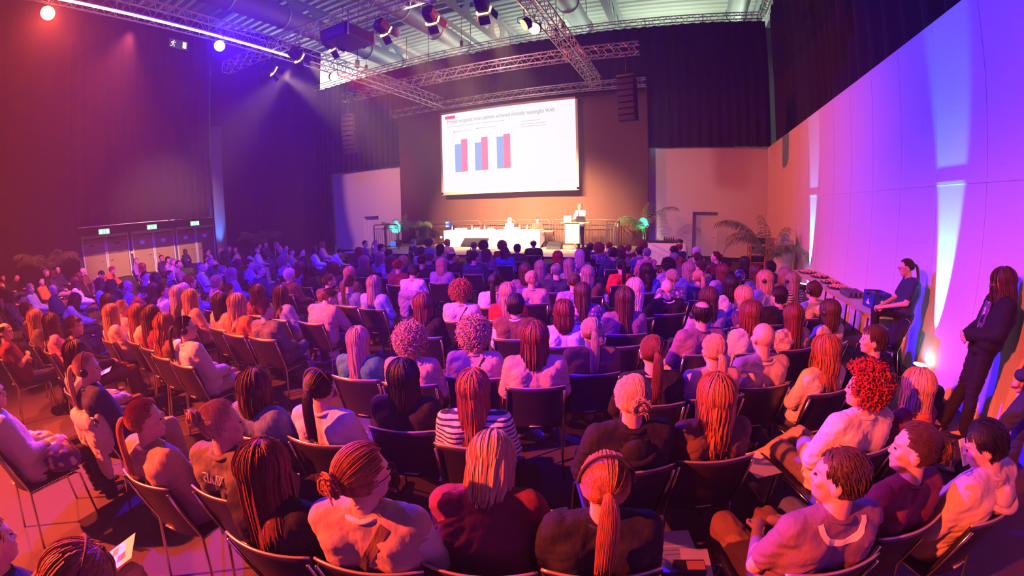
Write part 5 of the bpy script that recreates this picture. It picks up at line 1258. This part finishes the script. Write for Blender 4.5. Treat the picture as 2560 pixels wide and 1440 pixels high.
pe = person(Je, 'edge', 'short', 'dark', 'sweater', 'navy', (3.30, 3.50, 0), R(66), 1.0, 'navy', 'black', '-', 2)
tag(pe, 'person in dark trousers standing at the right picture edge, head out of view', 'person')
t = thing('backpack', 'black backpack standing on the floor at the feet of the leaning person', 'bag', (3.05, 4.75, 0), R(20)); bp = MB().box((0, 0, .20), (.30, .18, .40), bev=.05); bp.obj('bag', cloth('black'), t); MB().box((0, -.10, .14), (.24, .06, .2), bev=.02).obj('pocket', cloth('black'), t); MB().tube([(-.04, 0, .40), (-.03, 0, .45), (.03, 0, .45), (.04, 0, .40)], .008, 6).obj('handle', cloth('black'), t)

# ---------------------------------------------------------------- labels that tell the audience apart
def words(p, full=True):
    hair, hc, top, tc, ex, turn, pose = p['d']; h = SW[hair] % HW[hc] if '%s' in SW[hair] else SW[hair]
    t_ = ('%s %s' % ({'lightblue': 'light blue', 'greyblue': 'grey blue'}.get(tc, tc), TOPW[top]))
    e = [EW[q] for q in ex.split(',') if q in EW]
    return h, t_, (' and ' + e[0] if e else '')
def region(p):
    x, y = p['x'], p['y']
    if x < -12.5 and y > 6: return 'near the exit doors'
    if x < -12.5: return 'far left of the hall'
    if x < -6: return 'in the left block'
    if y > 10.5: return 'in the front row by the stage'
    if y > 8 and x > -.6: return 'towards the buffet table'
    if y > 7.5: return 'in the front rows'
    if x > .7: return 'by the right aisle'
    if y < 2.4: return 'in the nearest rows'
    return 'in the middle rows'
L0 = {}
for p in people:
    h, t_, e = words(p); p['l0'] = 'person with %s in %s%s' % (h, t_, e); p['short'] = '%s in %s' % (h, t_); L0.setdefault(p['l0'], []).append(p)
used = set()
cntS = {}
for p in people: cntS[p['short']] = cntS.get(p['short'], 0) + 1
for p in people:
    if len(L0[p['l0']]) == 1: p['label'] = p['l0'] + ', ' + region(p)
for l, g in L0.items():
    if len(g) == 1: continue
    rg = {}
    for p in g: rg.setdefault(region(p), []).append(p)
    for r_, gg in rg.items():
        if len(gg) == 1: gg[0]['label'] = gg[0]['l0'] + ', ' + r_; continue
        for p in gg:
            best = None
            for q in people:
                if q is p or cntS[q['short']] > 1: continue
                dx, dy = q['x'] - p['x'], q['y'] - p['y']; dd = math.hypot(dx, dy)
                if best is None or dd < best[0]:
                    fx, fy = -math.sin(p['yaw']), math.cos(p['yaw']); a, b_ = dx * fx + dy * fy, dx * fy - dy * fx
                    rel = ('behind' if a > 0 else 'in front of') if abs(a) > abs(b_) else ('left of' if b_ > 0 else 'right of')
                    lab = '%s, %s the one with %s' % (p['l0'].replace('person with ', 'person, '), rel, q['short'].replace(' hair', '').replace('long straight', 'long').replace('chin length', 'bobbed'))
                    if lab not in used and len(lab.split()) <= 16: best = (dd, lab)
            if best is None or len(best) < 2 or best[1] in used:
                c_ = sorted((math.hypot(q['x'] - p['x'], q['y'] - p['y']), k_) for k_, q in enumerate(people) if q is not p and cntS[q['short']] == 1)
                h_, t2, _ = words(p)
                for dd, k_ in c_:
                    q = people[k_]; hq, tq, _ = words(q); dx, dy = q['x'] - p['x'], q['y'] - p['y']; fx, fy = -math.sin(p['yaw']), math.cos(p['yaw']); a, b_ = dx * fx + dy * fy, dx * fy - dy * fx
                    rel = ('behind' if a > 0 else 'ahead of') if abs(a) > abs(b_) else ('left of' if b_ > 0 else 'right of')
                    lab = ' '.join(('person, %s, %s, %s %s, %s' % (h_, t2, rel, hq, tq)).split()[:16])
                    if lab not in used: best = (dd, lab); break
            p['label'] = best[1]; used.add(best[1])
seen = {}; CL = set()
for p in people:
    p['label'] = p['label'].replace('grey blue', 'bluish').replace('knitted vest over a white shirt', 'knitted vest').replace(' in the left block', ' in left block').replace('far left of the hall', 'far left'); p['label'] = ' '.join(p['label'].split()[:16])
    if seen.get(p['label']): print('DUPLABEL', p['label'])
    tag(p['o'], p['label'], 'person', 'seated audience'); seen[p['label']] = seen.get(p['label'], 0) + 1
    if 'hp' in p['o']:
        hp = bpy.data.objects[p['o']['hp']]; del p['o']['hp']; tag(hp, ' '.join(('%s headphones on %s' % ('white' if 'white' in p['d'][4] else 'black', p['short'] + ', ' + region(p))).split()[:16]), 'headphones')
    s_ = p['label'].replace('person with ', '').replace('person, ', '').replace(' seated', '')
    w_ = ('dark chair under ' + s_.replace('long straight', 'long').replace('chin length', 'bobbed').replace(' hair', '') + ' seated').split()[:16]
    if ' '.join(w_) in CL: w_ = ('chair of ' + s_).split()[:16]
    CL.add(' '.join(w_))
    p['cx'] -= .16 * math.sin(p['yaw']); p['cy'] += .16 * math.cos(p['yaw']); c = chair(p['cx'], p['cy'], p['yaw'], ' '.join(w_), 'occupied conference chairs')
# empty chairs ------------------------------------------------------------------
def empty_chair(x, y, yaw, label):
    chair(x, y, yaw, label, 'empty conference chairs')
for x, y, l in ((-.62, 2.12, 'empty dark chair with a slot grip in the second nearest row, right of the striped top'), (-.68, 4.28, 'empty dark chair between the ponytail in brown blazer and the black sweater'),
                (.80, 2.55, 'empty dark chair turned left beside the bright red curly hair, white paper on its seat'), (-7.15, 1.55, 'empty dark chair, farthest of the slanting empty row at the left'), (-6.6, 1.72, 'empty dark chair, second of the slanting empty row at the left'),
                (-6.0, 1.75, 'empty dark chair, third of the slanting empty row at the left'), (-5.35, 1.80, 'empty dark chair, nearest of the slanting empty row at the left'), (.32, 1.32, 'empty dark chair with leaflets on its seat at the bottom edge of the picture')):
    if all(math.hypot(q['cx'] - x, q['cy'] - y) > .44 for q in people): d = TARGET - Vector((x, y)); empty_chair(x, y, -math.atan2(d.x, d.y) + (.5 if 'turned' in l else 0), l)
    else: print('CHAIR CLASH', x, y)
# ---------------------------------------------------------------- small things held, worn over chairs or lying about
def sheet(x, y, z, rz, w_, h_, label, cat='paper', nm='leaflet', tilt=0, spots=((0, .2, .6, .12, (.25, .3, .65)), (-.1, -.2, .4, .2, (.8, .45, .15))), grp=None, m=None):
    t = thing(nm, label, cat, (x, y, z), rz, grp); b_ = MB().box((0, 0, 0), (w_, h_, .003)).obj('sheet', m or M_paper, t); t.rotation_euler = (tilt, 0, rz)
    for i, (u, v, a, c, col) in enumerate(spots): MB().box((u * w_, v * h_, .0022), (a * w_, c * h_, .001)).obj('print', mat('print_%.2f_%.2f' % (col[0], col[2]), col, .6), b_)
    return t
sheet(.13, 1.84, .474, R(18), .21, .30, 'pale blue printed leaflet lying on the empty chair at the bottom edge', spots=((-.25, .36, .25, .07, (.8, .15, .2)), (0, .1, .7, .04, (.85, .85, .9)), (0, .0, .7, .02, (.2, .2, .4)), (0, -.1, .7, .02, (.2, .2, .4))), m=mat('paper_blue', (.45, .52, .80), .7))
sheet(.24, 1.74, .4765, R(10), .15, .26, 'plain white leaflet half under the blue one on the empty chair', spots=((0, .1, .5, .02, (.4, .4, .5)),))
t = thing('snack_box', 'small dark and orange box lying on the leaflets of the empty chair', 'box', (.20, 1.70, .478), R(12)); MB().box((0, 0, .02), (.16, .09, .04), bev=.005).obj('box', M_black, t); MB().box((.03, 0, .041), (.09, .06, .002)).obj('picture', mat('print_orange', (.75, .3, .12), .6), t)
sheet(.66, 2.80, .475, R(28), .21, .30, 'plain white paper on the empty chair beside the bright red curly hair', spots=())
sheet(-2.36, .30, .62, R(-30), .21, .28, 'white leaflet with coloured squares held at the lower left picture corner', tilt=R(25), spots=((.15, .2, .25, .2, (.15, .15, .3)), (-.25, .0, .25, .15, (.85, .35, .1)), (.1, -.2, .4, .2, (.75, .5, .55))))
sheet(-5.75, 1.32, .66, R(-25), .21, .29, 'white leaflet with a blue picture held in the left block', tilt=R(15), spots=((0, 0, .7, .45, (.1, .15, .7)),))
sheet(-1.35, 2.15, .474, R(20), .2, .28, 'mauve shaded paper on a seat beside the striped top', spots=())
t = thing('drink_carton', 'pale blue drink carton with screw cap held by the ginger ponytail', 'carton', (-.47, 1.66, .66), R(35)); MB().box((0, 0, 0), (.075, .075, .17), bev=.004).obj('carton', mat('carton_blue', (.45, .60, .78), .5), t)
MB().add([(-.037, -.037, .083), (.037, -.037, .083), (.037, .037, .083), (-.037, .037, .083), (-.037, 0, .115), (.037, 0, .115)], [(0, 1, 5, 4), (2, 3, 4, 5), (0, 4, 3), (1, 2, 5)]).obj('gable', mat('carton_blue', (.45, .6, .78), .5), t); MB().lathe([(.014, .095), (.014, .118)], (0, -.02, 0), 12).obj('cap', mat('cap_blue', (.02, .05, .5), .4), t)
t = thing('phone', 'white phone held up by the black haired one in the cream jacket', 'phone', (1.73, 2.22, .98), R(20)); MB().box((0, 0, 0), (.075, .010, .15), (R(-30), 0, R(10)), bev=.004).obj('case', M_paper, t)
t = thing('phone', 'phone glowing blue in the hand of a seated person in the middle rows', 'phone', (-4.55, 6.1, .72), 0); MB().box((0, 0, 0), (.072, .14, .009), (R(30), 0, 0), bev=.003).obj('case', M_black, t); MB().box((0, -.002, .006), (.064, .13, .002), (R(30), 0, 0)).obj('display', emi('phone_screen', (.6, .75, 1), 2.0), t)
def soft(nm, label, cat, loc, rz, balls, m, extra=None, vox=.014, wr=.008):
    mb = MB()
    for c, r_ in balls: mb.ball(c, r_, 14, 9)
    t = thing(nm, label, cat, loc, rz); me = remesh(mb, vox, 3, wr=wr, seed=loc[0] * 3); put('bag' if cat == 'bag' else 'fabric', me, m, t)
    if extra: extra(t)
    return t
soft('tote_bag', 'pale printed tote bag on the lap of the white jacket at the left edge', 'bag', (-3.86, .42, .66), R(-30), [((0, 0, 0), (.17, .12, .11)), ((.08, .08, .0), (.10, .10, .09)), ((-.1, -.03, .03), (.1, .09, .09))], cloth('floral'))
def coat(label, c, x, y, rz):
    return soft('draped_coat', label, 'coat', (x, y, 0), rz, [((-.12, -.31, .70), (.13, .045, .20)), ((.12, -.31, .70), (.13, .045, .20)), ((0, -.33, .82), (.23, .05, .08)), ((-.14, -.29, .52), (.10, .05, .14)), ((.16, -.30, .48), (.09, .05, .16)), ((0, -.22, .88), (.22, .06, .03)), ((.2, -.24, .72), (.05, .07, .18))], cloth(c))
def behind_of(ix, iy, c, label):
    q = min(people, key=lambda p: math.hypot(p['x'] - ix, p['y'] - iy)); coat(label, c, q['cx'], q['cy'], q['yaw'])
behind_of(-4.0, .84, 'cream', 'cream coat draped over the chair of the blonde ponytail with headphones'); behind_of(-3.6, 5.9, 'lilac', 'lilac grey coat draped over a chair in the middle rows')
for x, y, s, l in ((-2.30, 1.28, .15, 'dark bag on the floor under the lettered jacket'), (-5.3, 2.6, .16, 'reddish brown bag under the slanting empty chairs'), (-.95, 1.75, .13, 'dark bag on the floor beside the maroon jacket'), (-3.3, .95, .17, 'grey handbag hanging beside the chair at the left'), (.95, 2.1, .15, 'black bag on the floor behind the mauve t-shirt'), (-4.7, 1.5, .18, 'furry reddish bag on the floor left of the blonde ponytail')):
    soft('handbag', l, 'bag', (x, y, s * .8), R(30), [((0, 0, 0), (s, s * .6, s * .75)), ((s * .3, 0, s * .2), (s * .6, s * .5, s * .6))], cloth('maroon' if 'redd' in l else 'black' if 'black' in l or 'dark' in l else 'grey'), vox=.016)
